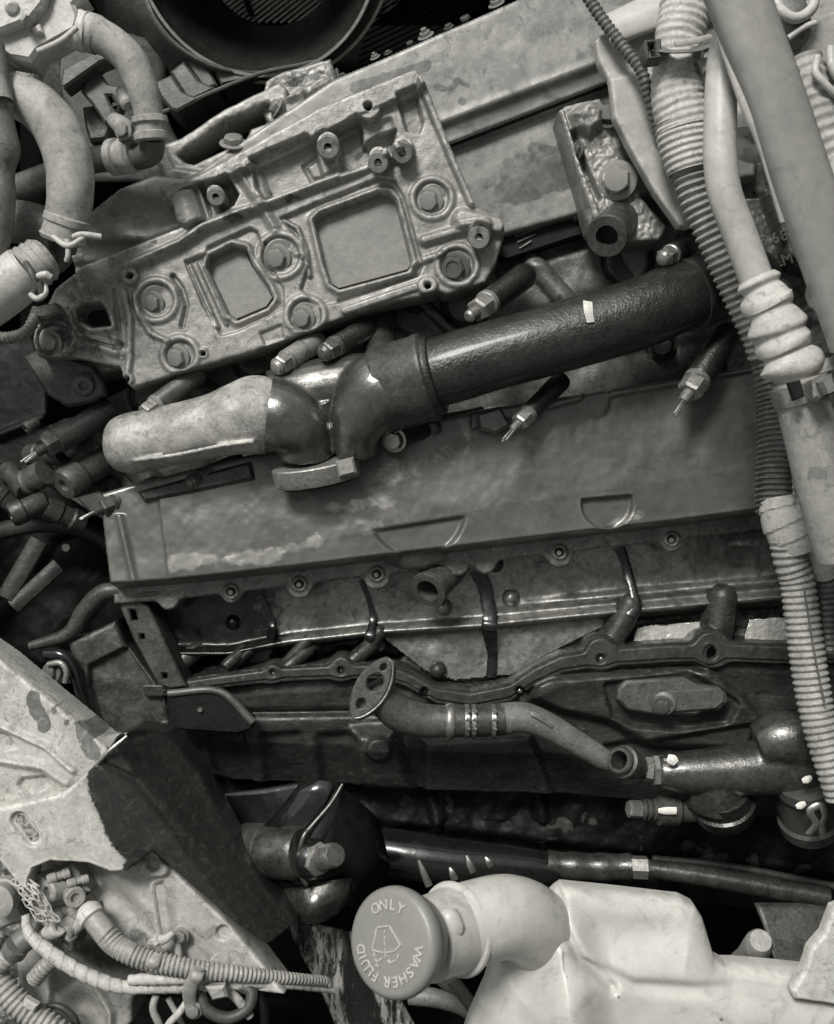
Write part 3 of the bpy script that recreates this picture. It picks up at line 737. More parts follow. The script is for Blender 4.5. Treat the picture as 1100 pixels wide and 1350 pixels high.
def f_plate(X, Y):
    e = sd_poly(X, Y, PL)
    H = 96 + 1.2 * vnoise(X, Y, 40, 41) + .5 * vnoise(X, Y, 12, 42)
    def pad(pts, dh, w=5, r=2, flat=None):
        nonlocal H
        m = ss(sd_poly(X, Y, pts) - r, w)
        H = H * (1 - m) + flat * m if flat is not None else H + dh * m
    def rib(pts, r, dh, w=6):
        nonlocal H
        H = H + dh * ss(sd_line(X, Y, pts, r), w)
    # upper flange band and long ridge
    pad([(214, 250), (300, 215), (420, 148), (548, 97), (560, 118), (430, 176), (310, 232), (262, 244), (225, 262)], 14, 5)
    rib([(170, 352), (240, 322), (270, 300), (330, 278), (400, 252), (470, 226), (500, 214)], 5, 12, 9)
    pad([(100, 352), (236, 300), (300, 280), (330, 276), (240, 322), (172, 354), (110, 380)], 3, 8)
    # right edge band
    rib([(556, 112), (590, 195), (622, 268)], 5, 9, 5)
    # sunk fields between flange and ridge
    pad([(334, 214), (405, 184), (412, 190), (424, 232), (350, 262), (340, 246)], -16, 6)
    pad([(441, 178), (470, 160), (474, 168), (478, 192), (500, 178), (520, 172), (512, 196), (486, 214), (452, 222)], -18, 6)
    pad([(443, 176), (472, 158), (486, 166), (515, 158), (524, 196), (490, 220), (450, 232)], -6, 6)
    pad([(526, 130), (547, 121), (556, 160), (552, 172), (538, 170)], -13, 6)
    pad([(286, 243), (300, 236), (312, 256), (306, 268), (292, 276)], -30, 4)
    pad([(252, 254), (268, 247), (274, 262), (276, 290), (262, 296), (256, 276)], -16, 5)
    # big triangular fade from the ridge
    rib([(318, 230), (350, 280), (362, 300)], 5, 7, 12)
    rib([(335, 224), (347, 256)], 7, 8, 10)
    rib([(436, 200), (426, 182)], 8, 8, 8); 
    # recessed outlines round the openings
    pad([(246, 345), (272, 336), (276, 326), (330, 302), (338, 306), (345, 330), (372, 380), (372, 404), (352, 416), (314, 434), (292, 440), (268, 400)], -7, 4)
    pad([(372, 288), (440, 260), (500, 236), (520, 240), (532, 262), (556, 350), (550, 362), (448, 396), (420, 402), (398, 380), (408, 350), (400, 318)], -7, 4)
    rib([(374, 290), (392, 300), (404, 330), (408, 362)], 2.5, 7, 5)
    rib([(250, 350), (286, 430)], 2.5, 7, 4); rib([(262, 346), (298, 426)], 2, 5, 4)
    for hl in HOLES:
        d = sd_poly(X, Y, hl)
        H = H + 6 * np.exp(-((d - 6) / 4) ** 2)
    # arcs
    rib([(228, 364), (240, 380), (246, 402), (240, 430)], 3, -7, 4)
    rib([(180, 390), (184, 416), (200, 440), (222, 450)], 3.5, 5, 5)
    rib([(164, 385), (172, 420), (172, 470), (168, 500)], 4, 6, 5)
    rib([(150, 382), (156, 430), (160, 470)], 2, -5, 4)
    rib([(545, 348), (580, 336)], 4, 5, 5); rib([(560, 318), (600, 306), (640, 300)], 6, 9, 8)
    rib([(448, 396), (548, 362)], 3, -5, 4); rib([(455, 410), (550, 378)], 5, 4, 4); rib([(96, 384), (108, 396), (100, 440), (150, 452)], 3, 6, 6)
    rib([(120, 450), (160, 464)], 8, 6, 8); rib([(120, 446), (158, 456)], 5, -9, 6)
    pad([(345, 440), (370, 430), (372, 445), (350, 452)], -4, 4)
    # cylinder boss at the left
    d = sd_poly(X, Y, [(228, 262), (256, 254), (268, 288), (250, 298), (240, 296)]) - 3
    H = np.where(d < 6, np.maximum(H, 96 + 18 * ss(d, 6) * np.clip(1 - (np.abs((X - 248 - (Y - 275) * .3)) / 24) ** 2, 0, 1)), H)
    # bolt seats
    for x, y, r, _ in PBOLT:
        d = sd_circ(X, Y, x, y, r + 6); H = H + 4 * ss(d, 6)
        d = sd_circ(X, Y, x, y, r - 2); H = H - 7 * ss(d, 5)
    # bosses with holes
    for x, y, r, hr, dh in ((434, 193, 15, 4.5, 16), (486, 145, 17, 5, 12), (500, 213, 14, 4.5, 22), (532, 200, 14, 4.5, 24), (286, 258, 12, 4.5, 14), (633, 312, 15, 5, 26), (173, 365, 11, 4, 8), (564, 378, 13, 4, 10), (268, 466, 7, 3, 3), (168, 500, 9, 3.5, 5)):
        d = sd_circ(X, Y, x, y, r); m = ss(d, 4)
        H = H * (1 - m) + np.maximum(H, 96 + dh) * m
        H = H - 30 * ss(sd_circ(X, Y, x, y, hr), 2.4)
    rib([(420, 200), (400, 214), (410, 232), (432, 232), (445, 222)], 3, -5, 5)
    H = H + 12 * ss(sd_line(X, Y, [(508, 212), (530, 202)], 6), 5)
    H = H + 14 * ss(sd_line(X, Y, [(610, 290), (655, 300)], 12), 12)
    # lower left darker lobe
    T = .55 * ss(sd_poly(X, Y, [(40, 380), (100, 390), (150, 470), (40, 480)]) + 10 * vnoise(X, Y, 20, 43), 30)
    T = np.maximum(T, .5 * ss(sd_line(X, Y, [(135, 420), (155, 470)], 6), 12))
    for q, r in (([(352, 320), (400, 340)], 4), ([(300, 290), (315, 288)], 5), ([(200, 320), (206, 320)], 5), ([(380, 262), (400, 262)], 4), ([(480, 190), (470, 200)], 4), ([(328, 430), (336, 428)], 4)):
        T = np.maximum(T, .6 * ss(sd_line(X, Y, q, r) + 5 * vnoise(X, Y, 10, 44), 6))
    for hl in HOLES:
        d = sd_poly(X, Y, hl) - 1
        H = H * (1 - ss(d, 4.5)) + 68 * ss(d, 4.5)
    H = H + dome(e, 5) * .7
    H = H - 46 * (1 - ss(e - 2, 5))
    return H, T, e
hfield('casting', (36, 88, 676, 520), 1.35, f_plate, 96, cast, plate)
# flat faces seen through the openings
for i, hl in enumerate(HOLES):
    cx = sum(p[0] for p in hl) / len(hl); cy = sum(p[1] for p in hl) / len(hl)
    pp = prism([(cx + (x - cx) * 1.03, cy + (y - cy) * 1.03) for x, y in hl], (76, 76, 69)[i], 58, .5); mesh_obj('opening_floor', pp[0], pp[1], (floor_m, floor_m, black)[i], plate, 30)
for i, (x, y, r, b) in enumerate(PBOLT):
    V, F = lathe((x, y, 84), (x, y, 92), [(0, r - 5), (.8, r - 5), (1, r - 7)], 30); mesh_obj('washer', V, F, cast, plate, 30)
    bolt(plate, x - 3, y + 3, 91, b, cast_mid if i == 3 else cast, (-.32, -.3, 1), 'plain' if i != 3 else 'dish', roll=i * .4)
for x, y, h, r in ((434, 193, 108, 15), (500, 213, 114, 14), (532, 200, 116, 14), (633, 312, 118, 15), (286, 258, 106, 12)):
    V, F = lathe((x, y, h), (x - 1.5, y + 1.5, h + 8), [(0, r), (.7, r), (1, r - 1.5), (1, r * .38), (.0, r * .36)], 28, closed=False); mesh_obj('threaded_boss', V, F, cast, plate, 30)
# dark support arm under the lower left lobe
o = thing('support_tab', 'dark pressed steel tab with one round boss under the left end of the bracket plate', 'bracket', (110, 510, 50))
pp = prism([(60, 455), (100, 475), (122, 482), (136, 505), (138, 520), (120, 530), (88, 536), (62, 520), (30, 470)], 66, 50, 3); mesh_obj('tab', pp[0], pp[1], cast_dk, o, 30)
V, F = lathe((112, 507, 64), (110, 509, 74), [(0, 17), (.5, 15), (1, 12), (1, 6), (.6, 5)], 26); mesh_obj('boss', V, F, cast_mid, o, 30)

# ================================================================ exhaust manifold
man = thing('exhaust_manifold', 'long exhaust manifold, pale at its left end and gloss black in its right tube', 'exhaust manifold', (500, 520, 110))
V, F = sweep([(154, 588, 84, 20), (160, 588, 88, 34), (172, 585, 92, 40), (220, 575, 96, 40), (280, 562, 100, 42), (312, 553, 104, 47), (334, 548, 104, 52), (350, 546, 104, 50), (358, 547, 102, 40)], 40, 4)
V2, F2 = sweep([(350, 520, 90, 30), (400, 490, 70, 26), (440, 470, 50, 30)], 24, 5)
def mt(s, th): return 1 + .02 * math.sin(3 * th + s * .03)
blend('pale_tube', [(V, F), sweep([(176, 607, 122, 3), (230, 600, 131, 3), (290, 588, 136, 3), (335, 582, 140, 3)], 10, 4)], pale_tube, man, 1.8, 3)
tb = []
tb.append(sweep([(336, 546, 98, 44), (368, 550, 104, 49), (391, 566, 102, 46), (400, 584, 96, 39), (401, 602, 90, 37)], 32, 4))
tb.append(sweep([(522, 511, 108, 56), (494, 524, 112, 53), (476, 550, 114, 40), (469, 576, 106, 31), (470, 596, 96, 28)], 32, 4))
tb.append(sweep([(360, 530, 84, 42), (410, 518, 78, 42), (450, 512, 80, 44), (500, 512, 88, 48)], 24, 5))
tb.append(sweep([(488, 520, 90, 20), (490, 560, 88, 14), (488, 590, 76, 10)], 16, 4))
tb.append(sweep([(392, 500, 60, 26), (398, 478, 46, 26), (400, 450, 20, 24)], 16, 4))
tb.append(sweep([(505, 480, 70, 26), (500, 450, 50, 22), (500, 420, 20, 24)], 16, 4))
tb.append(sweep([(424, 530, 92, 30), (434, 566, 86, 24), (438, 596, 80, 20)], 20, 4))
blend('elbow', tb, elbow_m, man, 2.0, 5)
# collar and ring
V, F = lathe((504, 514, 106), (568, 496, 118), [(-.1, 52), (0, 57), (.04, 58), (.8, 57), (.86, 58.5), (.96, 58), (1.0, 55), (1.0, 44)], 56); mesh_obj('collar', V, F, cast_dk, man, 30)
V, F = lathe((560, 498, 116), (578, 493, 120), [(0, 52), (.2, 54), (.6, 54), (.9, 51), (1, 47)], 56); mesh_obj('snap_ring', V, F, black_tub, man, 30)
def facet(s, th):
    d = (th - R(4) + math.pi) % (2 * math.pi) - math.pi; hf_ = R(36)
    return (math.cos(hf_) / math.cos(d) * .5 + .5 if abs(d) < hf_ else 1) + .004 * math.sin(s * .05)
V, F = sweep([(566, 496, 118, 47), (600, 486, 122, 48), (650, 471, 126, 48), (720, 452, 130, 48), (800, 429, 130, 49), (850, 413, 126, 49), (892, 396, 116, 48), (930, 382, 100, 44), (965, 372, 80, 38), (1000, 366, 50, 36)], 56, 4, rmod=facet)
mesh_obj('black_tube', V, F, black_tub, man, 60)
V, F = sweep([(905, 391, 112, 49), (925, 384, 103, 46.5), (945, 378, 92, 43), (972, 371, 76, 38)], 48, 4); mesh_obj('worn_sleeve', V, F, cast_dk, man)
# chalk stripe
V, F = loft([[(769, 396, 181), (775, 397, 181.5), (781, 398, 181)], [(770, 410, 180.5), (776, 411, 181), (782, 411, 180)], [(774, 425, 177), (779, 425, 177), (784, 424, 176)]], 4, 4)
mesh_obj('chalk_mark', V, F, tape_y, man)
# branch flange
V, F = lathe((415, 610, 104), (420, 634, 96), [(0, 55), (.06, 58), (.9, 58), (1, 56)], 56, sq=.5); mesh_obj('flange', V, F, bolt_m, man, 30)
V, F = lathe((420, 635, 96), (420.6, 638, 95), [(0, 50), (1, 48)], 40, sq=.45); mesh_obj('gasket_ring', V, F, black, man, 30)
pp = prism([(442, 608), (466, 602), (471, 624), (447, 630)], 134, 110, 3); mesh_obj('square_nut', pp[0], pp[1], cast, man, 30)
# small pale nick on the left end of the pale tube
V, F = loft([[(157, 574, 121), (161, 574, 123)], [(157, 586, 124), (161, 586, 126)]], 3, 3); mesh_obj('pale_nick', V, F, tape_y, man)

# ================================================================ injector stubs
def stub(lab, a, b, r, mat, tip='broken', nutm=bolt_m, cat='injector'):
    t = thing('injector_stub', lab, cat, b, 'injector stubs beside the manifold')
    L = math.dist(a[:2], b[:2])
    e = 1 - 22 / L
    V, F = lathe(a, b, [(0, r * .9), (.04, r * 1.02), (e * .5, r), (e * .52, r * .95), (e - .02, r * .97), (e, r * .9)], 26); mesh_obj('body', V, F, mat, t, 30)
    V, F = lathe(a, b, [(e, r * .5), (e, r * .98), (e + .05, r * .98), (e + .06, r * .9)], 26); mesh_obj('collar', V, F, nutm, t, 30)
    V, F = lathe(a, b, [(e + .06, r * .5), (e + .06, r * .92), (e + .20, r * .92), (e + .23, r * .8)], hexa=True, roll=.3); mesh_obj('nut', V, F, nutm, t, 20)
    if tip == 'stud':
        V, F = lathe(a, b, [(e + .2, r * .38), (1.0, r * .38), (1.02, r * .5), (1.1, r * .45), (1.12, r * .3)], 16); mesh_obj('tip', V, F, steel, t, 30)
    elif tip == 'broken':
        d = [(b[i] - a[i]) for i in range(3)]
        def q(k, ox, oy): return (a[0] + d[0] * k + ox, a[1] + d[1] * k + oy, a[2] + d[2] * k)
        V, F = lathe(a, b, [(e + .2, r * .42), (e + .34, r * .4), (e + .36, r * .28)], 14); mesh_obj('tip', V, F, nutm, t, 30)
        for j in range(3):
            ox, oy = random.uniform(-4, 4), random.uniform(-3, 3)
            V, F = sweep([(*q(e + .3, ox * .4, oy * .4), 2.2), (*q(e + .44, ox, oy), 1.9), (*q(e + .56, ox * 1.3 - 1, oy + 2), 1.4)], 8, 2); mesh_obj('broken_wire', V, F, steel, t)
    else:
        V, F = lathe(a, b, [(e + .2, r * .7), (e + .26, r * .7), (e + .3, r * .5), (e + .32, r * .1)], 20); mesh_obj('tip', V, F, nutm, t, 30)
    return t
stub('black injector stub with steel stud tip above the middle of the black tube', (694, 362, 50), (626, 412, 130), 17, black_tub, 'stud')
stub('black injector stub with round hex end cap above the collar of the manifold', (486, 432, 60), (424, 468, 120), 15, black_tub, 'cap', bolt_dk)
stub('rusty pale injector stub left of the black capped one', (420, 448, 60), (362, 487, 120), 15, cast, 'cap', bolt_m)
stub('dusty injector stub with a broken tip above the pale manifold tube', (262, 492, 60), (190, 546, 110), 14, cast_mid, 'broken', cast)
stub('black injector stub with frayed tip just below the middle of the black tube', (742, 500, 70), (682, 560, 116), 13, black_tub, 'broken', bolt_m)
stub('large black injector stub with frayed wires at the right end of the black tube', (962, 438, 70), (908, 518, 120), 18, black_tub, 'broken', bolt_m)
stub('short black injector stub touching the top of the black tube near its right end', (910, 322, 90), (866, 346, 150), 14, black_tub, 'cap', steel)
stub('dark thick injector stub pointing down left, left of the pale manifold end', (148, 540, 30), (60, 590, 80), 17, cast_dk, 'broken', cast_dk)
stub('dark injector stub under the left end of the pale manifold tube', (210, 640, 20), (132, 672, 60), 15, cast_dk, 'broken', cast_dk)
stub('grey injector stub lying under the middle of the pale manifold tube', (320, 608, 30), (248, 638, 70), 13, cast_mid, 'cap', cast_mid)
for lab, x, y, r in (('bright hex bolt head tucked beneath the manifold collar', 520, 580, 12),):
    t = thing('stud_bolt', lab, 'bolt', (x, y, 80))
    V, F = lathe((x + 55, y - 18, 40), (x, y, 100), [(0, 14), (.2, 12), (.9, 11), (.95, 13), (1, 13)], 24); mesh_obj('shank', V, F, black_tub, t, 30)
    bolt(t, x, y, 100, r, steel, (-.35, -.3, 1))
# cast lugs under the manifold
for lab, poly, h in (('small square lug on the top edge of the long cover', [(628, 545), (660, 536), (675, 560), (655, 572), (632, 566)], 86),
                     ('flat triangular lug with two holes under the pale manifold tube', [(180, 648), (330, 608), (336, 632), (250, 650), (190, 662)], 70)):
    pp = prism(poly, h, 40, 4); mesh_t = mesh_obj('cast_lug', pp[0], pp[1], paint if 'small' in lab else cast_dk, None, 30); tag(mesh_t, lab, 'bracket')
# dark rounded casting between stub and cover
t = thing('shadowed_boss', 'black rounded boss tucked behind the manifold collar', 'engine boss', (560, 560, 50))
V, F = sweep([(500, 575, 30, 26), (540, 568, 40, 22), (600, 560, 44, 18), (640, 548, 40, 14)], 24, 4); blend('hump', [(V, F)], black_tub, t, 2.5, 3)
V, F = lathe((575, 562, 50), (570, 566, 66), [(0, 12), (.8, 11), (1, 8)], 20); mesh_obj('knob', V, F, cast_dk, t)

# ================================================================ upper right: bracket, panel, looms, pipes
t = thing('rough_bracket', 'rough cast bracket with big hex bolt and round tube mouth beside the pale bent panel', 'bracket', (790, 230, 90))
def f_rb(X, Y):
    e = sd_poly(X, Y, [(735, 150), (745, 140), (790, 130), (806, 150), (820, 190), (845, 260), (880, 300), (870, 318), (800, 322), (778, 300), (762, 240)])
    H = 100 + 2.5 * vnoise(X, Y, 14, 51) + 1.2 * vnoise(X, Y, 5, 52)
    H = H + 10 * ss(sd_line(X, Y, [(738, 152), (756, 215), (790, 300)], 5), 5)
    H = H - 14 * ss(sd_line(X, Y, [(756, 178), (768, 215), (788, 262)], 4), 5)
    H = H + 18 * ss(sd_poly(X, Y, [(752, 155), (776, 140), (792, 150), (790, 170), (775, 180), (758, 174)]), 14)
    H = H + 6 * ss(sd_circ(X, Y, 815, 238, 24), 6)
    H = H + dome(e, 6) - 50 * (1 - ss(e - 2, 5))
    return H, .4 * ss(sd_circ(X, Y, 770, 160, 12), 10), e
hfield('casting', (728, 125, 885, 328), 1.4, f_rb, 96, cast, t)
bolt(t, 815, 238, 106, 18, bolt_m, (-.35, -.2, 1))
V, F = lathe((822, 285, 70), (800, 312, 150), [(0, 24), (.7, 25), (.9, 27), (.97, 27), (1, 25), (1, 14), (.8, 13), (.7, 13)], 36, closed=False); mesh_obj('tube_mouth', V, F, cast_dk, t, 30)
V, F = lathe((822, 285, 70), (803, 308, 139), [(.95, 15), (1, 14)], 24); mesh_obj('bore', V, F, black, t, 30)
bolt(t, 762, 198, 100, 9, bolt_dk, (-1, 0, .6)); bolt(t, 806, 152, 104, 13, bolt_dk, (-.6, .2, 1))
V, F = lathe((905, 318, 70), (912, 306, 95), [(0, 14), (.8, 16), (1, 15), (1, 9), (.6, 9)], 26); mesh_obj('side_plug', V, F, cast_dk, t, 30)

def f_bp(X, Y):
    e = sd_poly(X, Y, [(784, 54), (790, 46), (800, 42), (870, 14), (930, 0), (930, 150), (940, 290), (906, 302), (893, 301), (862, 258), (829, 200), (808, 158), (802, 104), (790, 82)])
    H = 138 + 1.5 * vnoise(X, Y, 60, 55) + 10 * ss(104 - (X - 800) * .15 - Y, 14) 
    T = .5 * ss(sd_line(X, Y, [(816, 175), (822, 178)], 8) + 8 * vnoise(X, Y, 12, 56), 12)
    return H + dome(e, 3) - 14 * (1 - ss(e - 1, 4)), T, e
pn = hfield('bent_panel', (775, -10, 945, 308), 1.6, f_bp, 138, M('smooth_pale_sheet', .36, .29, .16, (.4, .6), .1, 14, .25, 350, (.2, .66, .4), .1, grime=.25))
tag(pn, 'smooth pale bent metal panel behind the thin dark ribbed cable', 'panel')
sb = sheet('grey_crossbar', [[(795, 20, 150), (850, -6, 150), (930, -40, 150)], [(800, 34, 162), (860, 8, 162), (940, -24, 162)], [(806, 58, 160), (870, 36, 160), (940, 22, 160)], [(810, 62, 140), (872, 40, 140), (940, 26, 140)]], pipe_l, 4)
tag(sb, 'smooth pale metal bar crossing the top behind the ribbed hose', 'bar')
# engine right flank behind the pipes
def f_rf(X, Y):
    H = 30 + 3 * vnoise(X, Y, 30, 61) + 1.5 * vnoise(X, Y, 6, 62)
    H = H - 20 * (Y > 348 + (X - 1040) * -.15) - 14 * (Y < 262)
    H = H + 25 * ss(sd_poly(X, Y, [(1000, 250), (1100, 240), (1120, 330), (1060, 360), (1040, 352), (1030, 340)]), 8)
    return H, .7 * ss(sd_poly(X, Y, [(1000, 380), (1100, 360), (1100, 430), (1050, 440)]), 20), np.ones(X.shape, bool)
o = hfield('engine_end_casting', (965, 60, 1150, 720), 2, f_rf, 30, cast_mid); tag(o, 'rough engine end casting with raised digits behind the pale pipe', 'engine casting')
endcast = o
def letters(txt, size, parent, mat, place, ext=.6):
    """raised characters; place(i) -> Matrix"""
    for i, ch in enumerate(txt):
        if ch == ' ': continue
        cu = bpy.data.curves.new('glyph', 'FONT'); cu.body = ch; cu.size = size; cu.extrude = ext * S; cu.bevel_depth = .35 * S * size / .016; cu.align_x = 'CENTER'; cu.align_y = 'CENTER'; cu.bevel_resolution = 1
        to = bpy.data.objects.new('glyph', cu); me = bpy.data.meshes.new_from_object(to)
        bpy.data.objects.remove(to); bpy.data.curves.remove(cu)
        me.transform(place(i)); me.materials.append(mat)
        o = bpy.data.objects.new('letter', me); C.objects.link(o); o.parent = parent
        me.transform(Matrix.Translation(-wloc(parent)))
for row, (txt, x0, y0) in enumerate((('2681', 1010, 318), ('LM1', 1026, 346))):
    def pl(i, x0=x0, y0=y0): return Matrix.Translation(P(x0 + i * 12, y0 - i * 3.4, 55)) @ Matrix.Rotation(R(16), 4, 'Z')
    letters(txt, .019, endcast, cast_mid, pl, .8)

# large wrapped hose running down the right side
t = thing('wrapped_hose', 'thick cloth wrapped ribbed hose strapped by a clamp, running down beside the pale bent pipe', 'hose', (900, 60, 190))
V, F = sweep([(912, -30, 200, 34), (900, 30, 198, 33), (893, 70, 196, 30), (893, 120, 194, 34), (903, 170, 190, 36)], 44, 1.6, rmod=lambda s, th: 1 + .022 * math.cos(2 * math.pi * s / 8.5 + .8 * math.sin(th)) + .03 * (((s / 38 + th / 6.28) % 1) - .5) + .012 * math.sin(th * 2 + s * .11)); mesh_obj('taped_upper_hose', V, F, cloth, t, 180)
V, F = sweep([(900, 160, 190, 36), (905, 190, 188, 36), (912, 225, 186, 31)], 44, 1.6, rmod=lambda s, th: 1 + .035 * math.cos(2 * math.pi * s / 7.5 + .6 * math.sin(th))); mesh_obj('taped_lower_hose', V, F, cloth, t, 180)
V, F = sweep([(910, 215, 185, 27), (922, 262, 182, 26), (945, 320, 178, 24), (972, 385, 172, 22), (995, 440, 166, 19), (1004, 470, 160, 18)], 32, 1.2, rmod=corr(8.4, .20, .7)); mesh_obj('ribbed_section', V, F, conduit, t)
V, F = sweep([(1003, 460, 158, 17), (1012, 490, 154, 20), (1024, 530, 150, 26), (1032, 590, 150, 32), (1034, 650, 150, 36), (1034, 680, 150, 34)], 40, 1.2, rmod=lambda s, th: 1 + .06 * math.cos(2 * math.pi * s / 6.5 + 1.5 * math.sin(th * 2)) + .03 * math.sin(th * 9 + s * .02))
mesh_obj('dark_ribbed_section', V, F, conduit_d, t)
V, F = sweep([(1020, 500, 176, 3), (1040, 560, 184, 3), (1045, 600, 188, 3), (1048, 670, 188, 3)], 8, 1.2, rmod=corr(8, .5)); mesh_obj('dotted_seam', V, F, conduit, t)
# cream taped joint
V, F = sweep([(1036, 655, 158, 34), (1040, 680, 160, 37), (1050, 705, 160, 36), (1056, 722, 158, 32)], 40, 1.5, rmod=wrap(17, .06)); mesh_obj('taped_joint', V, F, clothw, t)
V, F = sweep([(1068, 690, 162, 22), (1078, 715, 162, 21), (1084, 742, 158, 17), (1086, 760, 152, 15)], 30, 1.5, rmod=wrap(15, .05)); mesh_obj('taped_branch', V, F, clothw, t)
V, F = sweep([(1040, 712, 160, 26), (1043, 740, 158, 23), (1052, 770, 156, 23), (1060, 830, 156, 24), (1070, 900, 158, 24), (1082, 960, 162, 23), (1100, 1020, 168, 22), (1110, 1050, 168, 22)], 32, 1.1, rmod=corr(8, .13, .8)); mesh_obj('lower_ribbed_hose', V, F, conduit, t)
V, F = sweep([(1086, 755, 150, 14), (1090, 800, 146, 14), (1094, 860, 146, 14)], 24, 1.4, rmod=corr(7, .14)); mesh_obj('branch_hose', V, F, conduit_d, t)
V, F = sweep([(1060, 775, 181, 1.2), (1074, 860, 183, 1.2), (1088, 930, 186, 1.2)], 8, 3); mesh_obj('split_line', V, F, conduit_d, t)
# strap clamp with buckle
t = thing('strap_clamp', 'grey strap clamp with square buckle round the wrapped hose at the top right', 'clamp', (895, 64, 230))
V, F = sweep([(866, 62, 204, 8), (872, 66, 226, 8), (890, 68, 238, 8), (915, 66, 236, 8), (935, 58, 220, 8), (942, 52, 204, 8)], 12, 2, ab=(1.6, .28)); mesh_obj('strap', V, F, rubber_md, t)
V, F = sweep([(938, 48, 226, 3), (915, 54, 236, 4), (890, 58, 240, 4)], 8, 2, ab=(1.2, .4)); mesh_obj('strap_tail', V, F, rubber, t)
pp = prism([(850, 52), (872, 50), (874, 76), (853, 79), (848, 66)], 236, 214, 2, holes=[[(855, 57), (863, 56), (865, 73), (857, 74)]]); mesh_obj('buckle', pp[0], pp[1], rubber_dk, t, 30)
pp = prism([(920, 78), (934, 74), (936, 92), (928, 96)], 226, 210, 2); mesh_obj('foot', pp[0], pp[1], pipe_m, t, 30)
# thin dark corrugated cable
t = thing('thin_ribbed_cable', 'thin dark ribbed cable snaking down from the top edge over the bent panel', 'cable', (820, 70, 170))
V, F = sweep([(768, -15, 150, 8.5), (792, 22, 156, 8.5), (822, 62, 166, 8.5), (845, 92, 176, 8.5), (855, 125, 176, 8.5), (862, 150, 172, 8), (868, 178, 160, 7)], 22, .9, rmod=corr(6.8, .26, .6)); mesh_obj('conduit', V, F, conduit_d, t)
# pale bent pipe with bellows
t = thing('pale_bent_pipe', 'close pale bent pipe ending in a cream rubber bellows at the right', 'pipe', (955, 200, 330))
V, F = sweep([(948, 40, 330, 3), (949, 52, 332, 10), (950, 70, 334, 16), (951, 100, 336, 20), (950, 150, 338, 21.5), (950, 210, 338, 22), (956, 255, 336, 22), (974, 305, 330, 22), (1000, 375, 322, 22)], 36, 4); mesh_obj('pipe', V, F, pipe_l, t)
def bel(s, th): return 1 + .0 * s
bpts = [(998, 366, 322, 25), (1001, 373, 322, 29), (1004, 380, 322, 24), (1007, 387, 322, 28), (1010, 396, 321, 34), (1014, 404, 320, 34), (1017, 412, 320, 30), (1021, 421, 320, 34), (1025, 432, 319, 38), (1028, 441, 318, 33), (1032, 452, 317, 38), (1036, 461, 316, 36), (1038, 467, 316, 32), (1043, 478, 316, 40), (1046, 488, 315, 38), (1048, 496, 314, 27), (1052, 506, 314, 26)]
V, F = sweep(bpts, 40, 1.6, rmod=lambda s, th: 1 + .04 * math.sin(th * 2 + s * .15)); mesh_obj('bellows', V, F, clothw, t)
V, F = sweep([(1050, 500, 312, 33), (1062, 545, 308, 34), (1075, 600, 300, 34), (1090, 660, 292, 34), (1110, 730, 280, 34)], 36, 4); mesh_obj('lower_pipe', V, F, zinc, t)
t = thing('band_clamp', 'dark band clamp with screw buckle below the cream bellows at the right edge', 'clamp', (1068, 512, 345))
V, F = lathe((1052, 502, 314), (1060, 527, 311), [(0, 36), (.05, 39), (.95, 39), (1, 36)], 44); mesh_obj('band', V, F, steel, t, 30)
pp = prism([(1072, 500), (1098, 492), (1106, 516), (1082, 528), (1074, 524)], 366, 345, 3); mesh_obj('buckle', pp[0], pp[1], steel, t, 30)
pp = prism([(1078, 504), (1086, 502), (1094, 520), (1086, 523)], 372, 364, 2); mesh_obj('screw_slot', pp[0], pp[1], bolt_dk, t, 30)
pp = prism([(1040, 504), (1056, 500), (1062, 522), (1048, 528)], 358, 350, 2); mesh_obj('dark_lug', pp[0], pp[1], black, t, 30)
# flange below the bellows
pp = prism([(1052, 484), (1110, 465), (1120, 485), (1060, 502)], 330, 312, 4); o = mesh_obj('pipe_saddle', pp[0], pp[1], zinc, None, 30); tag(o, 'flat grey saddle plate just under the cream bellows', 'bracket')
# big flat tube closest to the lens
t = thing('flat_grey_tube', 'wide flat grey tube crossing the top right corner, nearest of all', 'tube', (1020, 150, 380))
V, F = sweep([(950, -60, 388, 42), (972, -5, 388, 41), (996, 60, 386, 40), (1029, 150, 382, 39), (1062, 250, 374, 39), (1097, 345, 362, 40), (1134, 450, 350, 40)], 40, 5, ab=(1, .7), rmod=lambda s, th: min(1.16, (abs(math.cos(th)) ** 2.6 + abs(math.sin(th)) ** 2.6) ** (-1 / 2.6)) * .98); mesh_obj('tube', V, F, pipe_m, t, 50)
V, F = sweep([(955, 40, 378, 13), (988, 130, 380, 15), (1012, 190, 376, 14), (1040, 290, 364, 12)], 20, 4, ab=(1, .7)); mesh_obj('side_rib', V, F, pipe_l, t)
for i, (x, y, lab) in enumerate(((1046, 286, 'pale bolt on the left edge of the flat tube, upper of two'), (1078, 388, 'pale bolt on the left edge of the flat tube, lower of two'))):
    V, F = lathe((x + 22, y - 4, 330), (x - 6, y + 2, 336), [(0, 12), (.5, 12), (.52, 20), (.9, 20), (1, 16)], 20); o = mesh_obj('edge_bolt', V, F, clothw, None, 30); tag(o, lab, 'bolt', 'pale bolts on the flat tube')
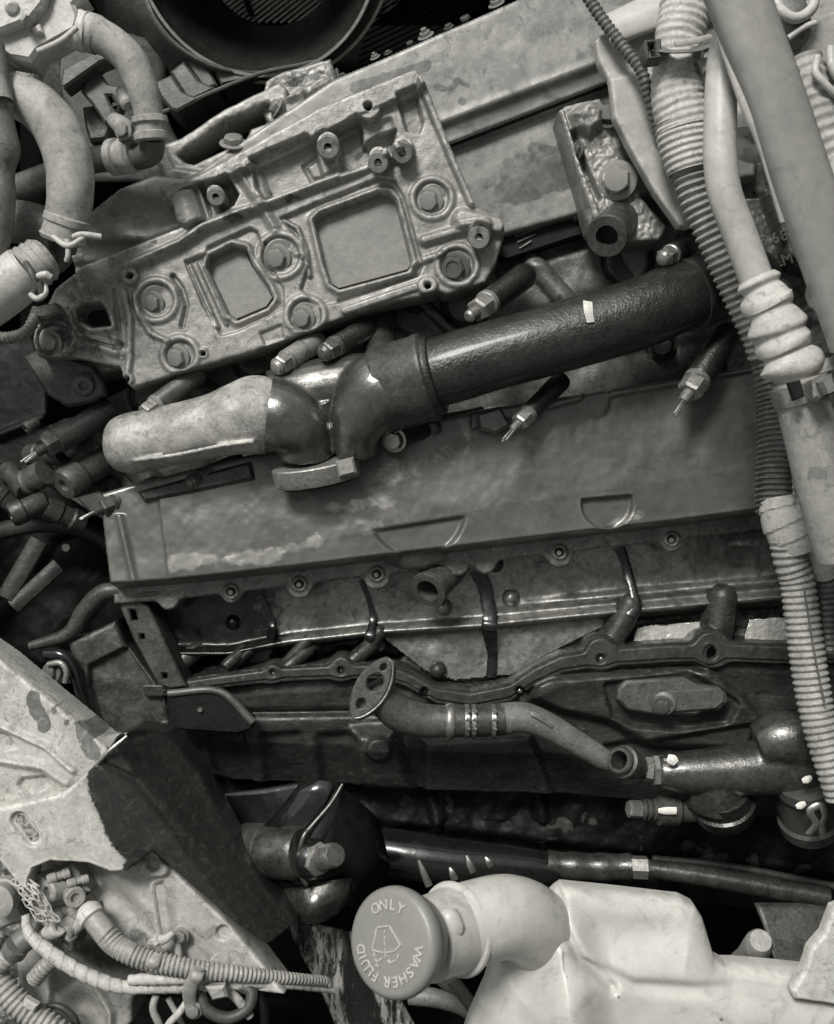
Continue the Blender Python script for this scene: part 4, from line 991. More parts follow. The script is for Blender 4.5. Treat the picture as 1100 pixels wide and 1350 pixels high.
# things behind the flat tube
o = thing('white_connector', 'white ribbed plug showing between the pale pipe and the flat grey tube', 'connector', (1010, 165, 250))
V, F = lathe((1000, 120, 230), (985, 185, 250), [(0, 20), (.15, 26), (.3, 22), (.45, 30), (.6, 26), (.8, 32), (1, 26)], 32); mesh_obj('body', V, F, clothw, o)
V, F = sweep([(960, 170, 240, 14), (985, 196, 244, 16), (1010, 200, 240, 14)], 20, 3); mesh_obj('flange', V, F, white, o)
o = thing('ribbed_white_hose', 'white ribbed hose stub to the right of the flat grey tube', 'hose', (1078, 160, 230))
V, F = sweep([(1060, 80, 220, 24), (1072, 120, 226, 26), (1086, 170, 230, 28), (1104, 220, 230, 30)], 30, 2, rmod=corr(12, .1)); mesh_obj('hose', V, F, rubber, o)
V, F = sweep([(1100, 210, 250, 26), (1112, 300, 240, 30)], 24, 4); mesh_obj('sleeve', V, F, white, o)
o = thing('corner_fitting', 'jumble of pale bent wires and a grey joint in the top right corner', 'fitting', (1080, 60, 220))
V, F = lathe((1020, -20, 200), (1046, 60, 230), [(0, 30), (.7, 30), (.9, 24), (1, 12)], 28); mesh_obj('grey_barrel', V, F, rubber_md, o)
for q in ([(1020, -8, 250, 7), (1030, 14, 254, 7), (1050, 24, 254, 7), (1070, 12, 250, 7), (1075, -10, 246, 7)], [(1078, 75, 250, 5), (1076, 96, 256, 5), (1092, 115, 256, 5), (1110, 132, 250, 5)], [(1095, 62, 250, 6), (1098, 90, 252, 6), (1110, 110, 250, 6)], [(1040, 50, 244, 4), (1060, 36, 250, 4), (1075, 30, 250, 4)]):
    V, F = sweep(q, 14, 3); mesh_obj('bent_wire', V, F, white, o)
pp = prism([(1052, 60), (1080, 20), (1110, 10), (1110, 100), (1090, 90), (1070, 110), (1048, 100)], 222, 196, 5); mesh_obj('joint_block', pp[0], pp[1], zinc, o, 30)
pp = prism([(1040, 100), (1062, 80), (1084, 112), (1066, 104)], 236, 220, 3); mesh_obj('clip', pp[0], pp[1], rubber_dk, o, 30)
pp = prism([(1000, 20), (1060, 0), (1110, -20), (1120, 140), (1040, 120)], 150, 120, 5); o = mesh_obj('backing_bracket', pp[0], pp[1], zinc, None, 30); tag(o, 'grey backing bracket behind the wires in the top right corner', 'bracket')

# ================================================================ lower middle: coolant pipe, housing, axle tube
t = thing('oval_flange_pipe', 'bent grey pipe with tilted oval two hole flange lying below the gasket face', 'pipe', (490, 905, 90))
def ovf(cx, cy, ang, a, b, n=28):
    out = []
    for k in range(n):
        th = 2 * math.pi * k / n
        x = a * math.cos(th); y = b * math.sin(th) * (1 - .25 * (abs(x) / a) ** 2)
        out.append((cx + x * math.cos(ang) - y * math.sin(ang), cy + x * math.sin(ang) + y * math.cos(ang)))
    return out
an = R(-58)
pp = prism(ovf(489, 907, an, 46, 21), 112, 102, 2, holes=[ovf(495, 900, an, 13, 11, 16), ovf(476, 928, an, 7.5, 6, 12), ovf(506, 880, an, 5, 4, 10)]); o1 = mesh_obj('flange', pp[0], pp[1], bolt_dk, t, 30)
V, F = sweep([(*q_, 110, 1.6) for q_ in ovf(491, 908, an, 44.5, 20) + ovf(491, 908, an, 44.5, 20)[:1]], 8, 3, caps=False); mesh_obj('rim', V, F, bolt_m, t)
pp = prism(ovf(494, 910, an, 46, 21), 100, 90, 2, holes=[ovf(495, 900, an, 13, 11, 16)]); mesh_obj('flange_backing', pp[0], pp[1], cast_mid, t, 30)
V, F = sweep([(499, 906, 92, 20), (508, 924, 84, 22), (528, 942, 76, 23), (560, 950, 70, 22), (592, 951, 68, 21)], 30, 4); mesh_obj('elbow', V, F, cast_mid, t)
V, F = sweep([(588, 951, 68, 22), (592, 951, 68, 24), (598, 951, 68, 23), (600, 951, 68, 21)], 30, 2); mesh_obj('bead', V, F, steel, t)
V, F = sweep([(598, 951, 68, 21), (640, 950, 66, 21), (664, 948, 64, 21)], 30, 4); mesh_obj('coupling', V, F, cast_dk, t)
for x in (613, 622, 648):
    V, F = sweep([(x, 951, 67, 22.2), (x + 5, 951, 67, 22.4)], 30, 2); mesh_obj('clamp_ring', V, F, steel, t)
    for k in range(3):
        V, F = sweep([(x + 2, 936 + k * 12, 88, 2.5), (x + 7, 938 + k * 12, 88, 2)], 8, 2); mesh_obj('clamp_tooth', V, F, steel, t)
V, F = sweep([(662, 948, 64, 21), (690, 946, 62, 20), (720, 956, 60, 18), (760, 979, 56, 16), (795, 1000, 52, 14), (806, 1006, 50, 12)], 30, 4); mesh_obj('long_tube', V, F, rubber_md, t)
V, F = loft([[(700, 938, 82), (712, 942, 82), (730, 956, 79)], [(700, 943, 83), (710, 948, 83), (728, 960, 79)]], 4, 4); mesh_obj('bright_scrape', V, F, steel, t)

t = thing('hose_nozzle', 'open ended metal hose nozzle with a round black mouth below the oval plate', 'nozzle', (820, 1005, 90))
V, F = lathe((852, 1016, 50), (816, 1002, 100), [(0, 12), (.3, 14), (.5, 18), (.7, 18), (.72, 21), (.86, 21), (.88, 17), (.96, 18), (1, 16), (1, 12), (.8, 11), (.6, 10)], 36, closed=False); mesh_obj('nozzle', V, F, cast_dk, t, 30)
V, F = lathe((852, 1016, 50), (816, 1002, 100), [(.62, 12), (.64, .3)], 24); mesh_obj('bore', V, F, black, t)
V, F = lathe((850, 1014, 60), (860, 1015, 60), [(0, 16), (.9, 17), (1, 14)], hexa=True); mesh_obj('hex', V, F, bolt_m, t, 20)
# housing
t = thing('pump_housing', 'rounded dark pump housing with short branch and hex union at the right edge', 'pump housing', (990, 1010, 60))
parts = [sweep([(868, 1018, 60, 20), (900, 1018, 60, 27), (940, 1016, 62, 30), (1000, 1012, 64, 36), (1060, 1004, 64, 40), (1130, 1000, 60, 40)], 30, 5),
         sweep([(940, 1060, 40, 38), (945, 1030, 50, 36), (952, 1000, 50, 26)], 28, 5),
         sweep([(1000, 985, 70, 30), (1030, 975, 74, 38), (1070, 975, 74, 42)], 28, 5),
         sweep([(1060, 1010, 60, 34), (1060, 1060, 50, 36), (1066, 1080, 44, 34)], 26, 5)]
blend('housing', parts, oil_metal, t, 2.2, 5)
V, F = lathe((956, 1070, 30), (950, 1042, 52), [(0, 38), (.2, 42), (.5, 42), (.55, 38), (1, 36)], 40); mesh_obj('branch_ring', V, F, black_tub, t, 30)
for i, x in enumerate((860, 872)):
    V, F = lathe((x, 1016, 60), (x + 9, 1016, 60), [(0, 18), (.1, 21), (.9, 21), (1, 18)], hexa=True, roll=.2 + i * .3); mesh_obj('union_hex', V, F, bolt_m, t, 20)
V, F = sweep([(880, 999, 90, 5), (887, 1002, 91, 7), (891, 1006, 91, 5)], 14, 2, ab=(1, .3)); mesh_obj('paint_dab', V, F, tape_y, t)
V, F = lathe((1068, 1090, 44), (1062, 1030, 80), [(0, 38), (.2, 40), (.25, 36), (.8, 33), (.85, 37), (1, 35)], 40); mesh_obj('rubber_end', V, F, rubber_dk, t, 30)
for x, y in ((1064, 1028), (1056, 1062)):
    V, F = sweep([(x - 6, y + 2, 117, 3), (x, y, 118, 5), (x + 6, y - 3, 117, 3)], 14, 2, ab=(1, .35)); mesh_obj('paint_dab', V, F, tape_y, t)
t = thing('spring_clip', 'small bright bent spring clip hanging at the right edge below the pump housing', 'clip', (1078, 1080, 120))
V, F = sweep([(1066, 1100, 112, 3), (1076, 1086, 120, 3), (1068, 1070, 124, 3), (1082, 1062, 126, 3), (1088, 1074, 124, 3), (1084, 1088, 118, 3), (1086, 1104, 110, 3)], 8, 2, ab=(1.6, .6)); mesh_obj('clip', V, F, steel, t)
t = thing('sensor', 'dark threaded sensor with a pale paint mark under the pump housing', 'sensor', (880, 1068, 40))
V, F = lathe((920, 1070, 30), (826, 1066, 44), [(0, 14), (.25, 15), (.3, 20), (.55, 20), (.58, 14), (.62, 14), (.64, 12), (.7, 14), (.72, 12), (.76, 14), (.78, 12), (.8, 10)], 28); mesh_obj('body', V, F, rubber_dk, t, 30)
V, F = lathe((844, 1067, 40), (828, 1066, 44), [(0, 12), (.9, 12), (1, 9)], hexa=True); mesh_obj('hex', V, F, bolt_m, t, 20)
V, F = sweep([(868, 1069, 59, 3), (878, 1069, 60, 5), (892, 1069, 59, 5)], 10, 2, ab=(1, .4)); mesh_obj('paint_mark', V, F, tape_y, t)

# grease covered frame rail and tubes under the engine
def f_rail(X, Y):
    H = -120 + 14 * vnoise(X, Y, 80, 71) + 3 * vnoise(X, Y, 22, 72) + .8 * vnoise(X, Y, 6, 73)
    yb = np.interp(X, [500, 1100], [1085, 1155])
    H = H + 25 * ss(Y - yb, 26) 
    H = H - 160 * np.clip((Y - yb - 60) / 30, 0, 1)
    T = .9 * np.clip((vnoise(X, Y, 30, 74) - .35) * 5, 0, 1) * ss(np.abs(Y - yb + 20) - 30, 20)
    K = Y < yb + 95
    return H, T, K
o = hfield('frame_rail', (430, 1030, 1160, 1260), 2.2, f_rail, -110, black); tag(o, 'black grease caked frame rail running under the pump housing', 'frame rail')
o = thing('axle_tube', 'oily dark tube with hex union running behind the white tank', 'tube', (820, 1150, -60))
V, F = sweep([(470, 1120, -90, 30), (520, 1126, -76, 33), (600, 1136, -66, 30), (680, 1142, -64, 26), (725, 1146, -62, 22), (740, 1146, -62, 18)], 30, 5); mesh_obj('thick_end', V, F, blackgl, o)
V, F = sweep([(722, 1140, -60, 19), (780, 1143, -56, 19), (832, 1143, -52, 18)], 26, 4, rmod=corr(38, .08)); mesh_obj('collar_section', V, F, oil_metal, o)
V, F = lathe((828, 1143, -50), (856, 1144, -48), [(0, 12), (.1, 15), (.9, 15), (1, 12)], hexa=True, roll=.5); mesh_obj('hex_union', V, F, bolt_m, o, 20)
V, F = sweep([(854, 1145, -48, 12), (920, 1154, -42, 13), (1000, 1168, -34, 14), (1092, 1184, -24, 14)], 24, 5); mesh_obj('thin_pipe', V, F, oil_metal, o)
V, F = sweep([(860, 1132, -70, 5), (960, 1142, -66, 5), (1100, 1168, -60, 5)], 12, 5); mesh_obj('side_rod', V, F, cast_dk, o)
for i, (x0, y0, x1, y1) in enumerate(((552, 1134, 566, 1168), (593, 1143, 600, 1160), (615, 1128, 624, 1150), (640, 1130, 648, 1142))):
    V, F = sweep([(x0, y0, -36, 2), ((x0 + x1) / 2, (y0 + y1) / 2, -34, 4.5), (x1, y1, -36, 5)], 10, 2, ab=(1, .4)); mesh_obj('glint_sliver', V, F, steel, o)  # glints put in as bright steel slivers on the tube
# dark casting mounts below the engine, left of centre
o = thing('oil_pan', 'shadowed dark sump casting below the block', 'sump', (520, 1040, -80))
def f_pan2(X, Y):
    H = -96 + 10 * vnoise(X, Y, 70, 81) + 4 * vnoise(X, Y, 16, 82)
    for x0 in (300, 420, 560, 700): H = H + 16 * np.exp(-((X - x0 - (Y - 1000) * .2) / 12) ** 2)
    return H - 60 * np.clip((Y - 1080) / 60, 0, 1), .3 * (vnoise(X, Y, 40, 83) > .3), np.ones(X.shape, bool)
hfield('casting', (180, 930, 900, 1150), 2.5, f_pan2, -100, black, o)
# black tab and gusset left
o = thing('gusset_plate', 'black triangular gusset plate at the left end of the engine block', 'bracket', (270, 945, 20))
pp = prism([(220, 918), (224, 912), (292, 910), (334, 948), (332, 962), (312, 968), (222, 962)], 34, 12, 3); mesh_obj('plate', pp[0], pp[1], black, o, 30)
V, F = sweep([(222, 914, 34, 5), (290, 912, 34, 5), (334, 952, 34, 6)], 12, 4); mesh_obj('rim', V, F, cast_mid, o)
V, F = lathe((264, 936, 34), (264, 936, 38), [(0, 4), (1, 3)], 10); mesh_obj('stud', V, F, cast_mid, o)
# cast side frame left of the chamber
o = thing('flywheel_housing', 'dark cast housing panel with recessed rectangle left of the engine chamber', 'housing', (150, 880, 0))
def f_fh(X, Y):
    e = sd_poly(X, Y, [(45, 852), (110, 838), (152, 818), (165, 850), (214, 910), (222, 962), (222, 985), (140, 975), (120, 940), (90, 850)])
    H = 8 + 2 * vnoise(X, Y, 30, 91)
    d = sd_poly(X, Y, [(122, 880), (165, 858), (210, 922), (220, 950), (175, 968), (140, 966), (122, 905)]) - 4
    H = H - 12 * ss(d, 6); H = H + dome(e, 7) - 40 * (1 - ss(e - 2, 5))
    return H, .3 * ss(sd_circ(X, Y, 150, 930, 30), 30), e
hfield('casting', (40, 812, 232, 992), 1.6, f_fh, 5, cast_dk, o)
V, F = sweep([(60, 862, 20, 7), (82, 864, 24, 8), (96, 880, 22, 8), (110, 925, 16, 8), (135, 975, 10, 7)], 14, 4); mesh_obj('black_seal', V, F, blackgl, o)
o = thing('hook_bolt', 'round bolt curled inside a black ring at the left edge of the cast housing', 'bolt', (72, 890, 40))
V, F = sweep([(64, 876, 34, 4), (80, 874, 38, 4), (88, 886, 38, 4), (86, 900, 36, 4)], 10, 2); mesh_obj('ring', V, F, bolt_m, o)
bolt(o, 68, 888, 26, 11, bolt_dk, (-.4, .2, 1))
# casting edge up to the cover
V, F = sweep([(40, 852, 6, 6), (90, 836, 8, 10), (112, 805, 12, 12), (135, 782, 18, 12), (160, 778, 22, 10)], 14, 4); o = mesh_obj('casting_edge', V, F, cast_dk); tag(o, 'dark curved casting edge left of the long cover end', 'casting')
for lab, a, b, r in (('upper of two flat dark bars in the black gap at the left edge', (52, 712), (8, 788), 13), ('lower of two flat dark bars in the black gap at the left edge', (78, 745), (18, 800), 11)):
    V, F = sweep([(*a, -120, r), (*b, -110, r)], 12, 5, ab=(1, .4)); o = mesh_obj('flat_bar', V, F, lower, None, 30); tag(o, lab, 'bar', 'flat bars in the left gap')
V, F = lathe((88, 720, -100), (87, 722, -88), [(0, 6), (.6, 7), (1, 5)], 14); o = mesh_obj('small_stud', V, F, steel); tag(o, 'tiny bright stud head in the black gap left of the cover', 'stud')

# ================================================================ black mount bracket with bush and bolt
t = thing('mount_bracket', 'gloss black folded mount bracket gripping a bush with one big hex bolt', 'mount bracket', (400, 1120, 80))
o = sheet('folded_plate', [[(395, 1032, 90), (420, 1028, 100), (440, 1032, 100), (452, 1036, 92)],
                       [(372, 1062, 92), (400, 1062, 104), (425, 1070, 100), (434, 1062, 88)],
                       [(345, 1092, 90), (362, 1100, 112), (385, 1108, 112), (404, 1096, 90)],
                       [(330, 1120, 80), (345, 1130, 112), (372, 1138, 116), (398, 1130, 96)]], blackgl, 4, t, 2, 2, smooth=False)
V, F = sweep([(452, 1034, 102, 3), (436, 1060, 110, 3), (412, 1088, 118, 3), (400, 1104, 124, 3.5), (394, 1130, 128, 3.5), (396, 1152, 126, 3.5), (404, 1166, 122, 3.5)], 12, 3); mesh_obj('plate_edge', V, F, oil_metal, t)
sheet('side_plate', [[(448, 1036, 100), (468, 1050, 84), (500, 1080, 50)], [(420, 1082, 112), (460, 1100, 90), (515, 1140, 40)], [(396, 1120, 118), (440, 1150, 100), (500, 1180, 40)], [(404, 1162, 116), (430, 1175, 100), (470, 1200, 50)]], blackgl, 4, t, 2, 2, smooth=False)
V, F = lathe((322, 1122, 70), (400, 1124, 118), [(0, 32), (.05, 36), (.4, 36), (.42, 34), (.9, 34), (1, 30)], 40); mesh_obj('bush', V, F, oil_metal, t, 30)
V, F = lathe((400, 1130, 104), (420, 1134, 122), [(0, 34), (.3, 32), (.32, 28), (.7, 27), (1, 22)], 40); mesh_obj('washer', V, F, blackgl, t, 30)
bolt(t, 416, 1131, 120, 22, bolt_m, (.8, -.1, 1), 'bare', roll=.3)
V, F = lathe((424, 1130, 128), (443, 1127, 150), [(0, 16), (.85, 16), (1, 14)], 30); mesh_obj('bolt_end', V, F, steel, t, 30)
sheet('lower_lip', [[(372, 1172, 90), (400, 1168, 104), (440, 1160, 104), (466, 1158, 90)], [(382, 1200, 96), (408, 1198, 118), (436, 1188, 112), (462, 1178, 94)], [(392, 1218, 90), (412, 1220, 100), (440, 1208, 98), (460, 1190, 84)]], oil_metal, 4, t)
V, F = sweep([(300, 1062, 40, 4), (318, 1100, 50, 5), (330, 1132, 60, 5), (350, 1164, 66, 6), (372, 1180, 80, 6), (392, 1216, 90, 4)], 12, 3); mesh_obj('left_rim', V, F, oil_metal, t)
sheet('back_plate', [[(290, 1045, 10), (340, 1040, 20), (400, 1030, 30)], [(310, 1090, 20), (350, 1090, 30), (400, 1080, 40)], [(335, 1165, 20), (370, 1160, 40), (420, 1160, 40)], [(380, 1215, 10), (400, 1210, 20), (440, 1200, 20)]], blackgl, 4, t)
# bright streaked leg beneath
o = sheet('streaked_strut', [[(372, 1205, 40), (400, 1215, 52), (450, 1225, 46), (478, 1232, 30)], [(392, 1250, 44), (420, 1255, 56), (460, 1262, 48), (500, 1275, 30)], [(420, 1300, 48), (440, 1305, 58), (475, 1312, 50), (530, 1320, 30)], [(450, 1370, 48), (470, 1370, 58), (505, 1370, 50), (560, 1375, 30)]], streak, 4)
tag(o, 'bright streaked oily strut below the black mount bracket', 'strut')
for lab, q in (('dark cable crossing the gap left of the strut', [(350, 1300, 0, 8), (390, 1294, 4, 8), (410, 1302, 4, 7)]),
               ('grey hose end poking out beneath the washer filler cap', [(540, 1312, 60, 12), (575, 1316, 66, 12), (604, 1326, 66, 10), (625, 1340, 60, 8)]),
               ('slanted dark rod between the filler neck and the tank', [(595, 1290, 80, 9), (625, 1330, 70, 9), (640, 1360, 70, 9)]),
               ('second slanted dark rod beside the tank edge', [(575, 1285, 60, 8), (610, 1320, 56, 8), (630, 1360, 50, 8)])):
    V, F = sweep(q, 16, 4); o = mesh_obj('loose_hose', V, F, rubber_md if 'grey' in lab else rubber_dk); tag(o, lab, 'hose')

# ================================================================ washer tank, neck, cap
t = thing('washer_tank', 'milky white plastic washer fluid tank with curved filler neck along the bottom right', 'washer tank', (860, 1280, 260))
TK = [(735, 1175), (742, 1170), (900, 1187), (918, 1196), (928, 1212), (936, 1240), (942, 1262), (956, 1270), (1000, 1274), (1060, 1280), (1160, 1292), (1160, 1420), (596, 1420), (618, 1350), (640, 1300), (652, 1262), (672, 1246), (702, 1220), (722, 1186)]
def f_tank(X, Y):
    e = sd_poly(X, Y, TK)
    H = 262 + 4 * vnoise(X, Y, 130, 101)
    H = H + 22 * ss(sd_poly(X, Y, [(760, 1250), (900, 1240), (960, 1290), (1100, 1310), (1100, 1400), (640, 1400), (680, 1300)]), 70)
    H = H - 12 * np.exp(-((Y - np.interp(X, [730, 830, 980, 1100], [1240, 1282, 1292, 1310])) / 9) ** 2) * (X > 735) * .5
    H = H - 10 * np.exp(-(sd_line(X, Y, [(738, 1180), (736, 1205), (760, 1250), (800, 1285)], 0) / 7) ** 2)
    H = H - 12 * ss(sd_circ(X, Y, 738, 1193, 3.5), 3)
    H = H - 16 * (1 - ss(e - 2, 6))
    H = H + dome(e, 26) * .8 + 34 * ss(sd_line(X, Y, [(732, 1236), (744, 1330)], 30), 70)
    T = .6 * ss(sd_line(X, Y, [(828, 1208), (820, 1222)], 4) + 8 * vnoise(X, Y, 14, 102), 14)
    T = np.maximum(T, .9 * ss(np.minimum.reduce([sd_circ(X, Y, a, b, r) for a, b, r in ((808, 1296, 2.2), (739, 1259, 1.5), (939, 1324, 2.4), (885, 1243, 1.6), (738, 1334, 1.8), (750, 1321, 2), (960, 1306, 1.2), (1017, 1348, 1.5))]), 1.5))
    return H, T, e
hfield('shell', (590, 1140, 1168, 1425), 1.8, f_tank, 250, tank_m, t)
V, F = sweep([(728, 1330, 110, 36), (728, 1286, 160, 44), (722, 1248, 214, 50), (700, 1220, 258, 53), (668, 1208, 284, 53), (630, 1216, 298, 54), (606, 1224, 302, 55), (598, 1227, 304, 54)], 44, 4)
mesh_obj('filler_neck', V, F, tank_m, t)

V, F = lathe((604, 1224, 303), (560, 1240, 338), [(0, 54), (.02, 60), (.07, 61.5), (.13, 60), (.17, 55), (.6, 53), (1, 52)], 64); mesh_obj('neck_ring', V, F, tank_m, t, 40)
c = thing('filler_cap', 'round grey washer fluid cap with raised symbol and words on the filler neck', 'cap', (520, 1240, 360))
A = P(585, 1232, 309); B = P(515, 1243, 380)
ax = (B - A).normalized()
V, F = lathe((585, 1232, 309), (515, 1243, 380), [(.62, 45), (.63, 56), (.72, 57), (.78, 57), (.80, 60), (.84, 65), (.9, 66.5), (.96, 65.5), (1.0, 62), (1.015, 57), (1.02, 30), (1.02, .5)], 72, closed=False)
mesh_obj('cap', V, F, cap_m, c, 40)
ux = Vector((0, 1, 0)).cross(ax).normalized(); uy = ax.cross(ux).normalized()
w = W(380); FC = A + (B - A) * 1.021
def onface(u, v, rot=0, lift=0):   # u right, v up in photo px from the face centre
    m = Matrix((ux, uy, ax)).transposed().to_4x4()
    return Matrix.Translation(FC + ux * u * w + uy * v * w + ax * lift * S) @ m @ Matrix.Rotation(rot, 4, 'Z')
def arc(txt, a0, a1, r, size):
    n = len(txt)
    def pl(i):
        a = R(a0 + (a1 - a0) * i / (n - 1))
        return onface(r * math.cos(a) , -r * math.sin(a), -a - math.pi / 2, 0.2)
    return pl
letters('WASHER', .0135, c, cap_hi, arc('WASHER', 2, 84, 47, 12), .5)
letters('FLUID', .0135, c, cap_hi, arc('FLUID', 108, 158, 47, 12), .5)
letters('ONLY', .0135, c, cap_hi, arc('ONLY', 232, 284, 47, 12), .5)
def face_line(name, pts, r):
    q = [onface(a, b, 0, .8).translation for a, b in pts]
    V = []; F = []
    for i in range(len(q) - 1):
        d = (q[i + 1] - q[i]).normalized(); s = d.cross(ax) * r * w; n = len(V)
        a = q[i] - d * r * w * .6; b = q[i + 1] + d * r * w * .6
        for p in (a - s, a + s, b + s, b - s): V.append(p - ax * .001)
        for p in (a - s * .6, a + s * .6, b + s * .6, b - s * .6): V.append(p + ax * .0005)
        F += [(n + 4, n + 7, n + 6, n + 5), (n, n + 4, n + 5, n + 1), (n + 1, n + 5, n + 6, n + 2), (n + 2, n + 6, n + 7, n + 3), (n + 3, n + 7, n + 4, n)]
    return mesh_obj(name, V, F, cap_hi, c, 20)
def rotp(pts, a=R(6)): return [(x * math.cos(a) - y * math.sin(a), x * math.sin(a) + y * math.cos(a)) for x, y in pts]
wsh = rotp([(-21, 17), (-1, 21), (19, 0), (10, -9), (-8, -13), (-27, -12), (-21, 17)])
face_line('screen_symbol', wsh, 1.3)
for q in ([(-9, 14), (-9, 10)], [(-8, 7), (-7.5, 3)], [(-7, 0), (-6, -4)], [(-5, -8), (-2, -18)]):
    face_line('spray_jet', rotp(q, 0), 1.1)
for q in ([(-22, -17), (-21, -21)], [(-19, -25), (-14, -27)], [(-11, -24), (-8, -21)], [(3, -21), (7, -23)], [(10, -21), (15, -18)], [(17, -14), (18, -10)], [(-16, -31), (-12, -32)]):
    face_line('spray_drop', rotp(q, 0), 1.5)
V, F = lathe((513, 1270, 379), (512.9, 1270.1, 381), [(0, 2.5), (1, 2.5)], 12); mesh_obj('centre_dimple', V, F, cap_m, c)
# cap tab on the neck
V, F = loft([[(574, 1198, 352), (600, 1194, 348), (604, 1202, 350)], [(582, 1220, 360), (606, 1216, 356), (610, 1222, 356)], [(584, 1240, 362), (606, 1238, 358), (610, 1232, 356)]], 3, 3)
o = sheet('cap_lug', [[(574, 1202, 350), (588, 1199, 356), (602, 1198, 352), (606, 1206, 350)], [(580, 1222, 358), (594, 1220, 362), (608, 1218, 358), (612, 1222, 356)], [(582, 1244, 358), (596, 1242, 362), (606, 1240, 358), (610, 1234, 356)]], tank_m, 8, c, 2, 2)
# pale peg and folded wedge beside the tank
t = thing('pale_peg', 'pale rounded plastic peg standing in the notch behind the tank', 'peg', (1000, 1250, 180))
V, F = lathe((985, 1275, 120), (1003, 1240, 200), [(0, 24), (.3, 20), (.5, 19), (.8, 18), (.84, 17), (.95, 16), (1, 12)], 32); mesh_obj('shank', V, F, rubber, t, 30)
V, F = lathe((998, 1249, 186), (1003, 1240, 204), [(0, 18), (.6, 18), (1, 14)], 24); mesh_obj('head', V, F, rubber, t, 30)
o = sheet('dark_wedge_plate', [[(995, 1190, 60), (1050, 1190, 60), (1100, 1196, 60)], [(1015, 1240, 90), (1040, 1240, 90), (1080, 1240, 90)], [(1042, 1306, 140), (1044, 1306, 140), (1046, 1306, 140)]], cast_dk, 4, smooth=False)
tag(o, 'dark triangular plate between the white tank and the right corner panel', 'plate')
V, F = sweep([(1015, 1245, 150, 3), (1030, 1280, 180, 3.5), (1043, 1308, 200, 3)], 10, 4); o = mesh_obj('wedge_rod', V, F, steel); tag(o, 'thin bright rod ending in a point at the tank edge', 'rod')
def f_cp(X, Y):
    e = sd_poly(X, Y, [(1098, 1196), (1160, 1170), (1160, 1330), (1046, 1314), (1043, 1304), (1060, 1276), (1068, 1250), (1086, 1230)]) + .5 * vnoise(X, Y, 20, 112)
    return 285 + 3 * vnoise(X, Y, 40, 111) + dome(e, 4) - 14 * (1 - ss(e - 2, 5)), .3 * ss(sd_circ(X, Y, 1068, 1280, 6), 12), e
o = hfield('wing_edge', (1035, 1165, 1165, 1335), 1.6, f_cp, 280, white); tag(o, 'pale flat panel corner at the right edge overlapping the tank', 'panel')

# ================================================================ top left: fan shroud, mount, hoses
t = thing('fan_shroud', 'dark round fan shroud with thick rim and ribs cut off by the top edge', 'fan shroud', (345, -60, -60))
rp = [(0, 158), (.02, 162), (.06, 160), (.10, 150), (.45, 132), (.75, 112), (.95, 104), (1, 100)]
V, F = lathe((338, -72, 0), (356, -62, -200), rp, 96, closed=False); mesh_obj('ring', V, F, black_tub, t, 60)
V, F = lathe((338, -72, 6), (339, -71.5, -4), [(0, 157), (0, 161), (.5, 163), (1, 162)], 96, closed=False); mesh_obj('bright_lip', V, F, zinc, t, 60)
V, F = lathe((345, -78, -20), (350, -72, -60), [(0, 171), (.03, 175), (.1, 175), (1, 150)], 96, closed=False); mesh_obj('outer_lip', V, F, zinc, t, 60)
V, F = lathe((354, -63, -190), (354.4, -62.7, -196), [(0, 101), (.5, 103), (1, 101)], 72, closed=False); mesh_obj('inner_lip', V, F, zinc, t, 60)
for i in range(26):
    x = 240 + i * 10
    V, F = sweep([(x, 30, -262, 1.8), (x + 66, -22, -262, 2.4)], 6, 8, ab=(1, .6)); o = mesh_obj('cooling_fin', V, F, slat, t)
V, F = sweep([(318, -20, -240, 4), (332, 20, -240, 4)], 8, 4); mesh_obj('stay', V, F, black, t)
sheet('body', [[(108, -30, -120), (150, -40, -90), (190, -60, -40)], [(120, 0, -130), (155, 0, -80), (196, 5, -30)],
                    [(140, 40, -140), (180, 45, -90), (222, 50, -36)], [(175, 85, -150), (215, 85, -100), (262, 80, -44)], [(196, 120, -160), (240, 112, -110), (310, 96, -60)],
                    [(212, 148, -170), (262, 128, -120), (370, 98, -90)]], shroud, 5, t)
for i, q in enumerate(([(203, 108), (226, 98), (240, 120), (264, 130), (234, 146), (226, 144), (212, 128)], [(224, 94), (242, 80), (262, 106), (286, 116), (254, 131), (246, 128)], [(243, 78), (262, 78), (276, 92), (287, 112), (272, 117), (264, 110)], [(280, 88), (300, 92), (340, 99), (292, 112), (287, 104)])):
    pp = prism(q, -48 - 5 * i, -130, 3); mesh_obj('rib', pp[0], pp[1], shroud, t, 30)
V, F = sweep([(205, 152, -60, 3), (260, 130, -52, 3), (340, 98, -56, 3), (395, 86, -62, 3), (430, 78, -70, 3)], 8, 5); mesh_obj('lower_rim', V, F, shroud, t)
for k in range(9):
    V, F = sweep([(486 - k * 2, 20 + k * 9, -210, 1.3), (620 + k * 2, -40 + k * 6, -210, 1.3)], 6, 12); o = mesh_obj('radiator_fin', V, F, black, t)
